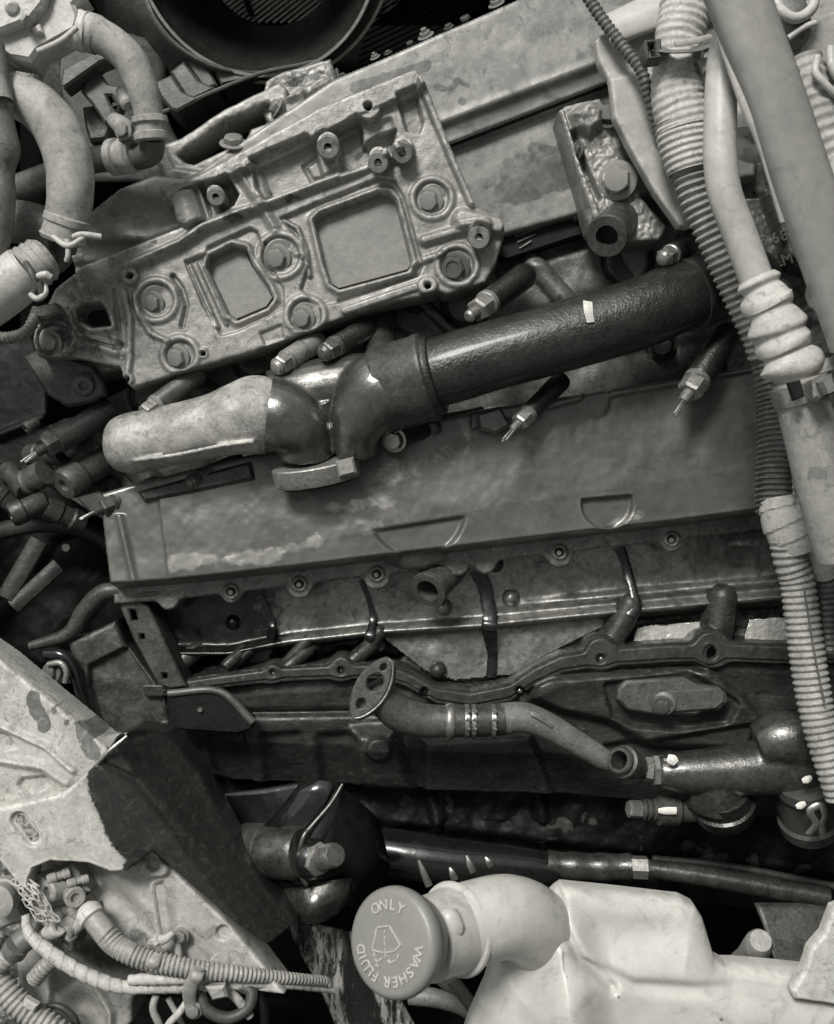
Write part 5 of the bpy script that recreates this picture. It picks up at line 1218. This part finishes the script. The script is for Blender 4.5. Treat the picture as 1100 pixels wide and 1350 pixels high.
# dusty mount under the ring
o = thing('fan_mount', 'dusty cast fan mount between the round shroud and the bracket plate', 'mount', (405, 110, 20))
def f_fm(X, Y):
    e = sd_poly(X, Y, [(350, 108), (372, 96), (436, 78), (444, 100), (446, 120), (438, 138), (395, 156), (360, 172), (346, 150)])
    H = 30 + 3 * vnoise(X, Y, 12, 121) + 12 * ss(sd_poly(X, Y, [(366, 140), (402, 124), (408, 150), (372, 166)]), 6) + 5 * ss(sd_line(X, Y, [(385, 135), (430, 110)], 6), 8)
    T = .8 * ss(sd_line(X, Y, [(375, 115), (420, 100)], 6) + 10 * vnoise(X, Y, 10, 122), 8)
    return H + dome(e, 6) - 50 * (1 - ss(e - 2, 5)), T, e
hfield('casting', (340, 70, 452, 178), 1.5, f_fm, 25, cast, o)
V, F = sweep([(352, 166, 56, 4), (396, 152, 58, 4), (440, 134, 50, 4), (448, 112, 40, 3), (444, 92, 30, 3)], 10, 4); mesh_obj('edge_strip', V, F, cast_dk, o)
bolt(o, 366, 142, 44, 10, bolt_m, (-1, .4, .6))
o = thing('slotted_arm', 'grey cast arm with a long black slot and hex nut beneath the fan shroud', 'bracket', (290, 180, 30))
def f_arm(X, Y):
    e = sd_poly(X, Y, [(184, 196), (212, 192), (240, 182), (300, 142), (370, 108), (380, 118), (378, 150), (440, 122), (400, 160), (300, 215), (262, 238), (220, 262), (190, 235)])
    sl = sd_poly(X, Y, [(236, 206), (300, 160), (352, 138), (360, 142), (364, 158), (330, 170), (322, 186), (290, 200), (256, 216), (246, 214)]) - 1
    H = 44 + 2 * vnoise(X, Y, 20, 131) + 6 * ss(sd_line(X, Y, [(212, 200), (226, 232), (262, 236)], 8), 8)
    H = H + dome(np.maximum(e, -sl), 6)
    m = 1 - ss(np.maximum(e, -sl) - 2, 5)
    return H - 60 * m, .3 * ss(sd_circ(X, Y, 205, 220, 20), 20), np.maximum(e, -sl)
hfield('casting', (178, 100, 446, 268), 1.5, f_arm, 40, cast, o)
bolt(o, 308, 190, 60, 13, bolt_m, (.1, 1, .9), 'plain')
# dark bulk behind
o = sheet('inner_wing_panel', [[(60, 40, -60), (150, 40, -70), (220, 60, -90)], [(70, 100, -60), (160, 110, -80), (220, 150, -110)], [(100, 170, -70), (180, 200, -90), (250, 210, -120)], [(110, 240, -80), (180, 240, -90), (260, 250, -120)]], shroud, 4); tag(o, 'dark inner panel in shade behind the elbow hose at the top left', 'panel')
o = thing('hose_bracket', 'dark pressed bracket with a slot hanging below the elbow hose', 'bracket', (130, 130, 30))
pp = prism([(82, 90), (140, 60), (165, 70), (132, 82), (84, 116), (80, 112)], 70, 40, 3); mesh_obj('upper_arm', pp[0], pp[1], shroud, o, 30)
pp = prism([(115, 100), (124, 92), (132, 95), (142, 110), (166, 114), (162, 130), (150, 160), (138, 162), (120, 135), (106, 120)], 50, 26, 3, holes=[[(141, 126), (147, 126), (152, 136), (146, 138)]]); mesh_obj('slotted_plate', pp[0], pp[1], shroud, o, 30)
pp = prism([(108, 140), (122, 138), (148, 165), (140, 184), (118, 186), (112, 168)], 20, -20, 4); mesh_obj('lower_block', pp[0], pp[1], cast_dk, o, 30)
# pale throttle body in the corner with elbow hose
t = thing('pale_elbow_fitting', 'pale dusty flanged fitting in the top left corner feeding the elbow hose', 'fitting', (60, 40, 190))
pp = prism([(-20, 45), (2, 42), (40, 28), (60, 8), (70, -20), (110, -10), (98, 5), (104, 20), (100, 38), (50, 66), (40, 80), (28, 78), (-20, 70)], 220, 180, 5); mesh_obj('flange_body', pp[0], pp[1], white, t, 30)
pp = prism([(-30, -20), (66, -30), (56, 4), (40, 24), (0, 40), (-30, 42)], 236, 215, 4); mesh_obj('cover', pp[0], pp[1], white, t, 30)
V, F = lathe((16, 10, 232), (16, 10, 242), [(0, 10), (.8, 9), (1, 6)], 24); mesh_obj('round_boss', V, F, white, t, 30)
for q in ([(24, 24), (34, 16), (38, 20), (30, 30)], [(40, 36), (52, 30), (56, 42), (46, 44)]):
    pp = prism(q, 244 if q[0][1] < 30 else 228, 220, 2); mesh_obj('lug', pp[0], pp[1], rubber if q[0][1] < 30 else white, t, 30)
V, F = sweep([(-20, 84, 190, 24), (8, 74, 196, 22), (22, 66, 200, 20)], 30, 1.5, rmod=corr(7, .12)); mesh_obj('bellow_end', V, F, clothw, t)
V, F = sweep([(50, 68, 224, 4), (80, 54, 226, 4), (102, 36, 226, 4)], 12, 3); mesh_obj('bead_edge', V, F, white, t)
V, F = sweep([(88, 34, 196, 24), (96, 36, 196, 27), (104, 38, 196, 25), (112, 42, 196, 26), (118, 44, 196, 24)], 32, 2, rmod=lambda s, th: 1 + .03 * math.sin(5 * th + s)); mesh_obj('crusted_collar', V, F, fender, t)
t = thing('elbow_hose', 'pale rubber elbow hose curving down to a double ringed joint', 'hose', (180, 100, 180))
V, F = sweep([(108, 40, 194, 25), (128, 46, 194, 25), (131, 47, 194, 23), (150, 58, 192, 22), (172, 80, 188, 22), (186, 110, 182, 21), (194, 140, 176, 19), (198, 165, 170, 18)], 36, 3); mesh_obj('hose', V, F, rubber, t)
V, F = lathe((197, 152, 172), (201, 186, 166), [(0, 18), (.05, 23), (.28, 24), (.34, 20), (.62, 20), (.68, 23), (.95, 23), (1, 19)], 40); mesh_obj('double_ring', V, F, rubber, t, 30)
V, F = sweep([(201, 180, 164, 16), (200, 200, 150, 16), (186, 206, 140, 17), (168, 206, 136, 17)], 28, 3); mesh_obj('dark_elbow', V, F, cast_mid, t)
V, F = lathe((178, 203, 142), (146, 208, 128), [(0, 18), (.1, 24), (.4, 24), (.45, 20), (.6, 20), (.65, 24), (.9, 24), (1, 18)], 36); mesh_obj('end_ring', V, F, rubber, t, 30)
V, F = sweep([(150, 208, 126, 17), (120, 212, 110, 17), (80, 226, 90, 17), (30, 246, 70, 18), (-20, 262, 60, 18)], 28, 5); mesh_obj('cross_pipe', V, F, cast_mid, t)
V, F = lathe((160, 118, 150), (170, 140, 160), [(0, 7), (.3, 10), (.9, 10), (1, 7)], 18); mesh_obj('side_screw', V, F, rubber, t, 30)
V, F = lathe((150, 158, 146), (170, 172, 160), [(0, 10), (.4, 12), (.8, 12), (1, 8)], 18); mesh_obj('side_nipple', V, F, rubber, t, 30)
bolt(t, 163, 172, 164, 9, bolt_m, (-.3, -.2, 1))
o = sheet('crinkled_foil', [[(18, 66, 150), (50, 62, 160), (82, 58, 150)], [(16, 110, 140), (48, 110, 158), (80, 104, 146)], [(30, 150, 120), (60, 150, 138), (84, 134, 126)], [(50, 190, 80), (66, 190, 90), (80, 186, 80)]], foil, 2); tag(o, 'crinkled bright foil strip behind the large curved hose', 'foil')
t = thing('curved_hose', 'large pale rubber hose arching down at the left edge to a spring clamp', 'hose', (80, 200, 200))
V, F = sweep([(-40, 132, 190, 30), (0, 124, 196, 29), (40, 134, 202, 30), (72, 165, 204, 31), (90, 210, 202, 31), (93, 255, 198, 30), (86, 300, 190, 27)], 40, 4, rmod=lambda s, th: 1 + .008 * math.sin(s * .2 + th * 3)); mesh_obj('hose', V, F, rubber, t)
V, F = lathe((90, 284, 194), (82, 318, 186), [(0, 27), (.06, 30), (.3, 30.5), (.34, 28), (.8, 29), (.86, 31), (1, 28)], 40); mesh_obj('sleeve', V, F, rubber, t, 30)
for q in ([(96, 312, 214, 3), (108, 309, 214, 4), (134, 312, 210, 4)], [(96, 340, 200, 3), (110, 338, 200, 4)], [(89, 315, 218, 3.5), (90, 335, 216, 3.5), (88, 344, 212, 3.5)], [(70, 312, 216, 3.5), (90, 324, 219, 4), (112, 312, 212, 3.5)]):
    V, F = sweep(q, 10, 2); mesh_obj('clamp_pin', V, F, white, t)
o = thing('edge_hose', 'smooth grey hose with a bulge hugging the left edge', 'hose', (2, 210, 230))
V, F = sweep([(-8, 60, 230, 14), (-4, 100, 232, 16), (-2, 130, 234, 19), (0, 150, 234, 17), (0, 175, 232, 22), (2, 200, 230, 24), (0, 225, 228, 19), (0, 260, 226, 20), (-2, 300, 220, 19), (-10, 340, 214, 18)], 32, 4); mesh_obj('hose', V, F, rubber_md, o)
V, F = sweep([(-14, 106, 240, 22), (-4, 138, 242, 21)], 28, 3, caps=False); mesh_obj('cuff', V, F, rubber, o)
o = thing('lower_hose', 'grey hose leading right from the left edge into the spring clamp', 'hose', (40, 300, 150))
V, F = sweep([(-30, 290, 160, 28), (20, 292, 162, 28), (60, 300, 162, 26), (84, 322, 156, 24)], 32, 4); mesh_obj('hose', V, F, rubber_md, o)
V, F = sweep([(80, 312, 160, 25), (72, 336, 150, 23), (50, 350, 150, 20)], 30, 4); mesh_obj('joint', V, F, cast_mid, o)
t = thing('silver_sleeve_hose', 'bright silver sleeved hose at the left edge with a bent wire clamp', 'hose', (20, 375, 200))
V, F = sweep([(-50, 415, 204, 38), (-10, 388, 204, 38), (30, 360, 202, 35), (38, 354, 202, 32)], 40, 3); mesh_obj('sleeve', V, F, white, t)
V, F = lathe((30, 360, 202), (62, 338, 190), [(0, 34), (.1, 32), (.3, 33), (.35, 30), (.55, 32), (.6, 29), (.8, 31), (1, 25)], 40); mesh_obj('ribbed_end', V, F, rubber, t, 40)
for q, m in (([(34, 346, 232, 4), (42, 360, 238, 5), (48, 378, 236, 5), (44, 388, 232, 4)], rubber_dk), ([(50, 364, 244, 4), (60, 362, 246, 5), (68, 366, 244, 4)], white), ([(40, 388, 236, 3.5), (50, 394, 238, 4), (60, 386, 238, 4), (60, 374, 236, 3)], white), ([(52, 372, 240, 5), (56, 386, 238, 5)], rubber_dk)):
    V, F = sweep(q, 10, 2); mesh_obj('wire_clamp', V, F, m, t)
o = thing('small_ribbed_cable', 'short dark ribbed cable curling up at the left edge below the silver hose', 'cable', (30, 435, 120))
V, F = sweep([(-10, 445, 120, 8), (15, 445, 122, 8.5), (34, 438, 124, 8.5), (44, 424, 122, 8.5), (50, 408, 116, 8)], 20, 1.1, rmod=corr(5.5, .16)); mesh_obj('conduit', V, F, rubber_md, o)
pp = prism([(40, 406), (72, 398), (78, 412), (60, 420), (40, 418)], 126, 100, 3); mesh_obj('clip', pp[0], pp[1], cast_mid, o, 30)

# ================================================================ left middle: shaded castings
def f_lc(X, Y):
    H = -60 + 5 * vnoise(X, Y, 70, 141) + 1 * vnoise(X, Y, 12, 142)
    e = sd_poly(X, Y, [(-20, 440), (40, 440), (60, 500), (62, 560), (150, 540), (200, 580), (160, 640), (130, 680), (60, 690), (-20, 640)])
    H = H + 14 * ss(sd_line(X, Y, [(0, 575), (140, 520)], 5), 10) + 22 * ss(sd_line(X, Y, [(100, 560), (130, 640)], 20), 24)
    return H - 60 * (1 - ss(e - 2, 6)), 0 * X, e
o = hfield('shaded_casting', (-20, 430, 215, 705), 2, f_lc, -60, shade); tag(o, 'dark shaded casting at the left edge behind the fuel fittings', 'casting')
t = thing('fuel_fitting', 'cluster of dark banjo fittings and pipe stubs left of the pale manifold tube', 'fitting', (80, 620, 40))
for a, b, r, m in (((140, 605, 10), (84, 640, 60), 21, cast_mid), ((60, 660, 10), (14, 680, 30), 16, cast_dk), ((110, 575, 10), (58, 584, 40), 14, cast_mid), ((50, 556, 10), (34, 566, 20), 9, cast_dk), ((20, 668, 0), (-6, 650, 10), 14, cast_dk)):
    V, F = lathe(a, b, [(0, r * .8), (.2, r * .9), (.6, r * .9), (.65, r * 1.05), (.9, r * 1.05), (1, r * .9), (1, r * .4), (.93, r * .35)], 28); mesh_obj('barrel', V, F, m, t, 30)
for a, b, r, m in (((150, 640, -10), (110, 652, 20), 17, cast_dk), ((40, 600, -10), (84, 596, 20), 16, cast_dk), ((30, 640, 0), (60, 622, 20), 18, cast_mid), ((110, 690, -20), (60, 668, 10), 15, cast_dk), ((10, 620, -20), (36, 648, 10), 15, cast_dk)):
    V, F = lathe(a, b, [(0, r * .9), (.3, r), (.35, r * .86), (.6, r * .86), (.65, r), (1, r * .94)], 24); mesh_obj('barrel', V, F, m, t, 30)
V, F = sweep([(70, 575, 30, 6), (90, 570, 40, 9), (96, 590, 46, 8), (90, 600, 44, 5)], 12, 2, jit=.12); mesh_obj('crust', V, F, cast_mid, t)
pp = prism([(100, 656), (130, 648), (150, 660), (142, 680), (118, 676)], 60, 30, 3); mesh_obj('lug', pp[0], pp[1], cast_dk, t, 30)
V, F = sweep([(0, 700, -150, 12), (60, 690, -140, 12), (120, 700, -150, 12), (160, 730, -160, 12)], 16, 5); mesh_obj('dim_hose', V, F, rubber_dk, t)
def f_lb(X, Y):
    return -230 + 14 * vnoise(X, Y, 50, 201) + 18 * ss(sd_line(X, Y, [(-20, 820), (60, 700), (120, 660)], 22), 20) + 14 * ss(sd_line(X, Y, [(60, 860), (140, 760)], 16), 20), 0 * X, np.ones(X.shape, bool)
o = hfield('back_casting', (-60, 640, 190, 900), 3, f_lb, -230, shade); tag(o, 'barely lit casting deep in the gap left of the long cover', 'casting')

# ================================================================ bottom left: bracket beams, panels, loom
def f_pa(X, Y):
    e = sd_poly(X, Y, [(-40, 840), (0, 868), (42, 902), (100, 950), (142, 985), (146, 1000), (118, 1030), (84, 1046), (-40, 1080)])
    H = 168 + 2 * vnoise(X, Y, 40, 151) + 8 * np.exp(-(sd_line(X, Y, [(-10, 950), (30, 968), (64, 984), (98, 1014)]) / 4) ** 2)
    H = H - 7 * ss(sd_poly(X, Y, [(-20, 960), (10, 968), (24, 984), (0, 990), (-20, 985)]), 5) - 6 * ss(sd_poly(X, Y, [(24, 1035), (30, 1025), (60, 1022), (66, 1034), (40, 1050)]), 5)
    H = H + 8 * ss(sd_line(X, Y, [(0, 1000), (60, 1010), (90, 1030)], 5), 12)
    T = np.maximum(.95 * ss(sd_line(X, Y, [(44, 918), (52, 936), (60, 956)], 9) + 5 * vnoise(X, Y, 12, 152), 4), .95 * ss(sd_line(X, Y, [(110, 962), (122, 992)], 10) + 6 * vnoise(X, Y, 10, 153), 6))
    T = np.maximum(T, .7 * ss(sd_line(X, Y, [(78, 935), (128, 975)], 4) + 10 * vnoise(X, Y, 8, 154), 8))
    return H + dome(e, 4) - 60 * (1 - ss(e - 2, 5)), T, e
o = hfield('pale_wing_panel', (-40, 838, 150, 1082), 1.5, f_pa, 165, M('pale_speckled_paint', .44, .30, .14, (.5, .7), 0, 26, .5, 300, (.10, .58, .7), .2, contrast=.2)); tag(o, 'pale speckled panel with a dark drip stain at the left edge', 'panel')
fd = M('flaking_black_beam', .45, .33, .022, (.34, .5), 0, 30, .4, 300, (.18, .63, .7), .15, contrast=.2, spec=.3)
t = thing('flaking_beam', 'folded beam half black and half pale flaked, with an oval hole in its pale part', 'beam', (120, 1100, 200))
def f_fb(X, Y):
    e = sd_poly(X, Y, [(-40, 1062), (0, 1064), (42, 1054), (86, 1044), (112, 1022), (138, 996), (152, 972), (168, 968), (200, 985), (245, 1045), (290, 1120), (345, 1200), (382, 1245), (350, 1250), (300, 1205), (240, 1150), (205, 1118), (186, 1132), (172, 1144), (150, 1146), (120, 1134), (70, 1131), (48, 1140), (42, 1154), (40, 1172), (20, 1150), (0, 1125), (-40, 1080)])
    fold = sd_line(X, Y, [(132, 1000), (180, 1030), (250, 1120), (350, 1250)])
    side = (X - np.interp(Y, [980, 1030, 1120, 1250], [150, 182, 250, 350]))
    H = 206 + 2 * vnoise(X, Y, 50, 161) - 26 * np.clip(side + 30, 0, 60) / 60 - 75 * np.clip(side, 0, 60) / 60 - 5 * np.exp(-(fold / 4) ** 2)
    hole = sd_line(X, Y, [(30, 1078), (42, 1092), (48, 1100)], 11)
    H = H - 5 * ss(hole, 4)
    bd = X - np.interp(Y, [960, 1020, 1045, 1060, 1075, 1100, 1115, 1130, 1150], [118, 124, 128, 134, 140, 150, 158, 172, 168]) + 4 * vnoise(X, Y, 40, 162)
    T = .62 * ss(-bd, 16) + .5 * ss(-bd - 14, 40)
    T = np.maximum(T, .5 * ss(hole + 3, 3) )
    return H + dome(e, 3) - 40 * (1 - ss(e - 2, 5)), T, e
hfield('beam', (-40, 962, 388, 1256), 1.5, f_fb, 195, fd, t)
V, F = sweep([(120, 1018, 200, 2), (140, 994, 206, 3), (168, 970, 204, 2)], 8, 3); mesh_obj('bright_edge', V, F, steel, t)
V, F = loft([[(134, 972, 170), (150, 968, 175), (168, 966, 178)], [(146, 988, 170), (152, 982, 175), (162, 972, 178)]], 3, 3); mesh_obj('folded_tip', V, F, zinc, t)
t = thing('grey_side_panel', 'dusty grey sheet panel with curved ribs below the flaking beam', 'panel', (220, 1200, 150))
def f_sp(X, Y):
    e = sd_poly(X, Y, [(40, 1120), (180, 1138), (196, 1122), (204, 1117), (214, 1124), (240, 1150), (300, 1205), (350, 1262), (372, 1290), (380, 1300), (200, 1285), (150, 1220), (110, 1180), (60, 1145)])
    H = 150 + 2 * vnoise(X, Y, 50, 171) + np.clip((X - 80) * .08, 0, 30)
    H = H + 7 * np.exp(-(sd_line(X, Y, [(78, 1134), (100, 1160), (130, 1200), (160, 1228), (200, 1248)]) / 4) ** 2)
    H = H - 10 * ss(sd_line(X, Y, [(110, 1150), (160, 1190), (210, 1240)], 12), 30)
    H = H + 8 * ss(sd_line(X, Y, [(198, 1140), (216, 1138)], 12), 8) - 7 * ss(sd_circ(X, Y, 207, 1134, 8), 5) - 6 * ss(sd_circ(X, Y, 298, 1222, 9), 4)
    T = .6 * ss(sd_line(X, Y, [(180, 1230), (210, 1250), (240, 1262)], 12), 20)
    return H + dome(e, 4) - 50 * (1 - ss(e - 2, 5)), T, e
hfield('sheet', (38, 1112, 385, 1302), 1.5, f_sp, 150, M('dusty_sheet', .42, .30, .12, (.5, .7), .05, 18, .35, 260, (.16, .63, .5), .14), t)
V, F = lathe((238, 1234, 164), (238, 1234, 178), [(0, 12), (.4, 12), (.5, 8), (1, 7)], 22); mesh_obj('round_stud', V, F, zinc, t, 30)
bolt(t, 238, 1234, 176, 8, bolt_m)
V, F = sweep([(234, 1240, 176, 5), (236, 1262, 180, 5)], 12, 2); mesh_obj('stud_clip', V, F, zinc, t)
t = thing('cable_tie', 'upright pale cable tie strap with square head rising from the ribbed loom', 'cable tie', (210, 1200, 190))
V, F = sweep([(216, 1162, 182, 3), (206, 1164, 190, 4), (202, 1170, 192, 4), (206, 1200, 194, 4), (211, 1232, 192, 4)], 10, 2, ab=(1, .35)); mesh_obj('strap', V, F, white, t, 30)
V, F = sweep([(198, 1243, 186, 4), (206, 1240, 194, 7), (218, 1238, 194, 6), (228, 1230, 190, 4)], 10, 2); mesh_obj('head', V, F, white, t)
pp = prism([(196, 1240), (206, 1236), (212, 1244), (204, 1250)], 202, 186, 2); mesh_obj('latch', pp[0], pp[1], white, t, 30)
# loom conduit and taped branch
t = thing('ribbed_loom', 'grey ribbed loom hose running right from the plug cluster to the black strut', 'cable', (230, 1270, 200))
V, F = sweep([(120, 1206, 186, 14), (132, 1222, 192, 15), (150, 1244, 198, 14.5), (175, 1258, 200, 14)], 26, 3); mesh_obj('smooth_end', V, F, conduit, t)
V, F = sweep([(140, 1232, 196, 15.5), (160, 1251, 199, 15), (190, 1264, 200, 14.5), (225, 1272, 200, 14), (270, 1279, 196, 12.5), (320, 1284, 184, 11), (385, 1290, 150, 8), (430, 1294, 110, 7)], 26, .9, rmod=corr(5.4, .17, .7)); mesh_obj('conduit', V, F, conduit, t)
V, F = lathe((112, 1196, 180), (124, 1212, 188), [(0, 11), (.3, 17), (.9, 18), (1, 15)], 26); mesh_obj('collar', V, F, fender, t)
for x, y in ((205, 1272), (262, 1290)):
    V, F = sweep([(x - 6, y + 14, 196, 4), (x - 3, y, 214, 5), (x + 4, y - 14, 206, 4)], 10, 2, ab=(1.5, .4)); mesh_obj('tie', V, F, zinc, t)
t = thing('taped_loom', 'dusty cloth taped loom with torn wraps crossing the bottom left', 'cable', (150, 1285, 190))
V, F = sweep([(34, 1206, 190, 6), (40, 1232, 194, 8), (66, 1256, 196, 10), (100, 1278, 196, 10), (140, 1296, 194, 10), (170, 1302, 190, 9), (200, 1300, 188, 10), (250, 1298, 184, 11), (320, 1296, 176, 9), (380, 1298, 150, 6), (440, 1306, 100, 4)], 22, 1.6, rmod=wrap(15, .12), jit=.015); mesh_obj('upper_wrap', V, F, cloth, t)
V, F = sweep([(170, 1292, 194, 7), (210, 1290, 196, 9), (260, 1290, 190, 8), (330, 1292, 176, 6), (380, 1296, 150, 3)], 18, 1.6, rmod=wrap(12, .14), jit=.02); mesh_obj('torn_wrap', V, F, clothw, t)
for q, r, m in (([(206, 1312, 180), (202, 1330, 184), (210, 1350, 180), (222, 1380, 170)], 5, rubber), ([(250, 1316, 180), (236, 1336, 186), (222, 1352, 184), (214, 1380, 170)], 5, white), ([(222, 1316, 170), (240, 1350, 170), (250, 1380, 160)], 4, rubber), ([(262, 1300, 184), (272, 1330, 190), (300, 1342, 188), (326, 1330, 184), (332, 1308, 178), (316, 1300, 174)], 8, rubber_dk), ([(300, 1306, 180), (314, 1318, 184), (330, 1340, 180)], 6, rubber), ([(340, 1310, 170), (350, 1340, 170), (345, 1380, 160)], 7, black)):
    V, F = sweep([(*p, r) for p in q], 14, 2.5); mesh_obj('wire', V, F, m, t)
pp = prism([(270, 1302), (296, 1300), (300, 1316), (280, 1320)], 206, 190, 3); mesh_obj('plug', pp[0], pp[1], zinc, t, 30)
V, F = sweep([(252, 1330, 190, 6), (250, 1306, 204, 7), (262, 1276, 212, 6)], 10, 2, ab=(1.3, .4)); mesh_obj('buckle_tie', V, F, zinc, t)
bolt(t, 256, 1332, 194, 8, bolt_m)
# plug cluster
t = thing('plug_cluster', 'cluster of dusty electrical plugs with a patch of torn netting at the left edge', 'connector', (70, 1200, 170))
for a, b, r, m in (((110, 1160, 150), (62, 1176, 190), 14, zinc), ((105, 1185, 150), (60, 1215, 180), 15, zinc), ((118, 1200, 160), (84, 1228, 186), 13, zinc), ((80, 1150, 150), (50, 1166, 180), 12, zinc), ((60, 1235, 170), (78, 1222, 190), 11, white), ((10, 1175, 150), (-6, 1190, 180), 22, rubber), ((105, 1225, 150), (86, 1245, 170), 12, rubber_md), ((92, 1172, 160), (100, 1184, 190), 13, rubber)):
    V, F = lathe(a, b, [(0, r), (.3, r), (.35, r * .86), (.6, r * .86), (.65, r * 1.05), (.95, r * 1.05), (1, r * .9), (1, r * .5), (.9, r * .45)], 22); mesh_obj('plug', V, F, m, t, 30)
for q in ([(70, 1150), (96, 1140), (118, 1176), (94, 1188)], [(84, 1200), (112, 1184), (124, 1204), (92, 1224)], [(62, 1178), (84, 1170), (92, 1190), (70, 1200)]):
    pp = prism(q, 176, 150, 4); mesh_obj('plug_block', pp[0], pp[1], zinc, t, 30)
for q, h, m in (([(30, 1160), (60, 1150), (70, 1170), (40, 1180)], 168, rubber), ([(96, 1206), (128, 1196), (132, 1216), (104, 1226)], 172, rubber_md), ([(50, 1216), (78, 1206), (84, 1222), (58, 1232)], 166, zinc), ([(76, 1238), (100, 1230), (104, 1250), (84, 1256)], 166, rubber), ([(-10, 1200), (24, 1192), (36, 1214), (0, 1226)], 140, zinc)):
    pp = prism(q, h, h - 30, 4); mesh_obj('plug_block', pp[0], pp[1], m, t, 30)
for a, b, r in (((62, 1160, 190), (92, 1150, 180), 7), ((88, 1166, 188), (116, 1158, 176), 6), ((110, 1212, 186), (92, 1236, 180), 8), ((66, 1188, 186), (50, 1204, 190), 9)):
    V, F = lathe(a, b, [(0, r * .7), (.1, r), (.4, r), (.45, r * .8), (.7, r * .8), (.75, r), (1, r)], 18); mesh_obj('latch_tube', V, F, rubber, t, 30)
random.seed(8)
pv = [];
for i in range(9):
    for j in range(7):
        u, v = i / 8, j / 6
        pv.append((14 + u * 34 + v * 32 + random.uniform(-2.5, 2.5), 1160 + u * 52 - v * 6 + random.uniform(-2.5, 2.5) + v * 8, 204 + 8 * math.sin(u * 3.1) * math.sin(v * 3.1) + random.uniform(-2, 2)))
net = []
for i in range(9):
    for j in range(7):
        a = pv[i * 7 + j]
        for di, dj in ((1, 0), (0, 1), (1, 1) if (i + j) % 2 else (9, 9)):
            if i + di < 9 and j + dj < 7 and random.random() < .85:
                b = pv[(i + di) * 7 + j + dj]; net.append(sweep([(*a, 1.1), (*b, 1.1)], 6, 3))
V, F = join(*net); mesh_obj('netting', V, F, white, t)
o = thing('grey_duct', 'smooth grey moulded duct at the bottom left below the taped loom', 'duct', (120, 1310, 100))
def f_du(X, Y):
    e = sd_poly(X, Y, [(20, 1250), (60, 1235), (100, 1250), (150, 1290), (178, 1310), (176, 1345), (150, 1380), (40, 1380), (30, 1310)])
    H = 118 + 2 * vnoise(X, Y, 50, 181) + 9 * np.exp(-(sd_line(X, Y, [(72, 1270), (72, 1290), (66, 1325)]) / 5) ** 2) + 9 * np.exp(-(sd_line(X, Y, [(128, 1290), (150, 1330), (148, 1370)]) / 5) ** 2)
    H = H - 18 * ss(sd_circ(X, Y, 110, 1340, 24, 1.2), 34)
    return H + dome(e, 8) - 60 * (1 - ss(e - 2, 5)), 0 * X, e
hfield('shell', (14, 1228, 184, 1384), 1.6, f_du, 110, zinc, o)
for lab, q, r, p in (('ribbed loom stub at the left edge, end ring facing the duct', [(-20, 1282, 160), (4, 1268, 166), (22, 1252, 168)], 13, 6),
                  ('short ribbed stub standing on the grey duct', [(46, 1290, 150), (58, 1276, 158), (74, 1262, 160)], 11.5, 6),
                  ('thick ribbed hose crossing the bottom left corner', [(-20, 1268, 150), (4, 1300, 160), (30, 1328, 164), (70, 1356, 166), (90, 1372, 166)], 18, 7)):
    V, F = sweep([(*c_, r) for c_ in q], 26, 1.1, rmod=corr(p, .16, .7)); o = mesh_obj('ribbed_stub', V, F, conduit); tag(o, lab, 'hose', 'ribbed hoses at the bottom left')
V, F = lathe((16, 1258, 166), (24, 1246, 170), [(0, 14), (.3, 17), (1, 16)], 24); o = mesh_obj('end_ring', V, F, rubber_md); tag(o, 'grey ring capping the left ribbed stub', 'ring')
V, F = sweep([(24, 1246, 168, 16), (46, 1228, 160, 16), (60, 1215, 150, 14)], 22, 4); o = mesh_obj('grey_sleeve', V, F, rubber_md); tag(o, 'smooth grey sleeve joining the left ribbed stub to the plugs', 'sleeve')
V, F = sweep([(50, 1330, 140, 4), (76, 1326, 144, 4), (96, 1340, 144, 5), (104, 1360, 140, 5)], 12, 3); o = mesh_obj('seal_ring', V, F, rubber_dk); tag(o, 'dark seal ring around the duct mouth at the bottom edge', 'seal')
pp = prism([(32, 1316), (50, 1326), (44, 1336), (30, 1328)], 180, 170, 2); o = mesh_obj('white_tag', pp[0], pp[1], white, None, 30); tag(o, 'small white tag stuck between ribbed hose and duct', 'tag')
def f_rub(X, Y):
    return 40 + 14 * vnoise(X, Y, 30, 191) + 7 * vnoise(X, Y, 8, 192), .5 * (vnoise(X, Y, 20, 193) > .2), np.ones(X.shape, bool)
o = hfield('dirty_ledge', (-60, 1060, 130, 1400), 2.5, f_rub, 40, cast_mid); tag(o, 'rough dirty ledge behind the plugs at the left edge', 'ledge')
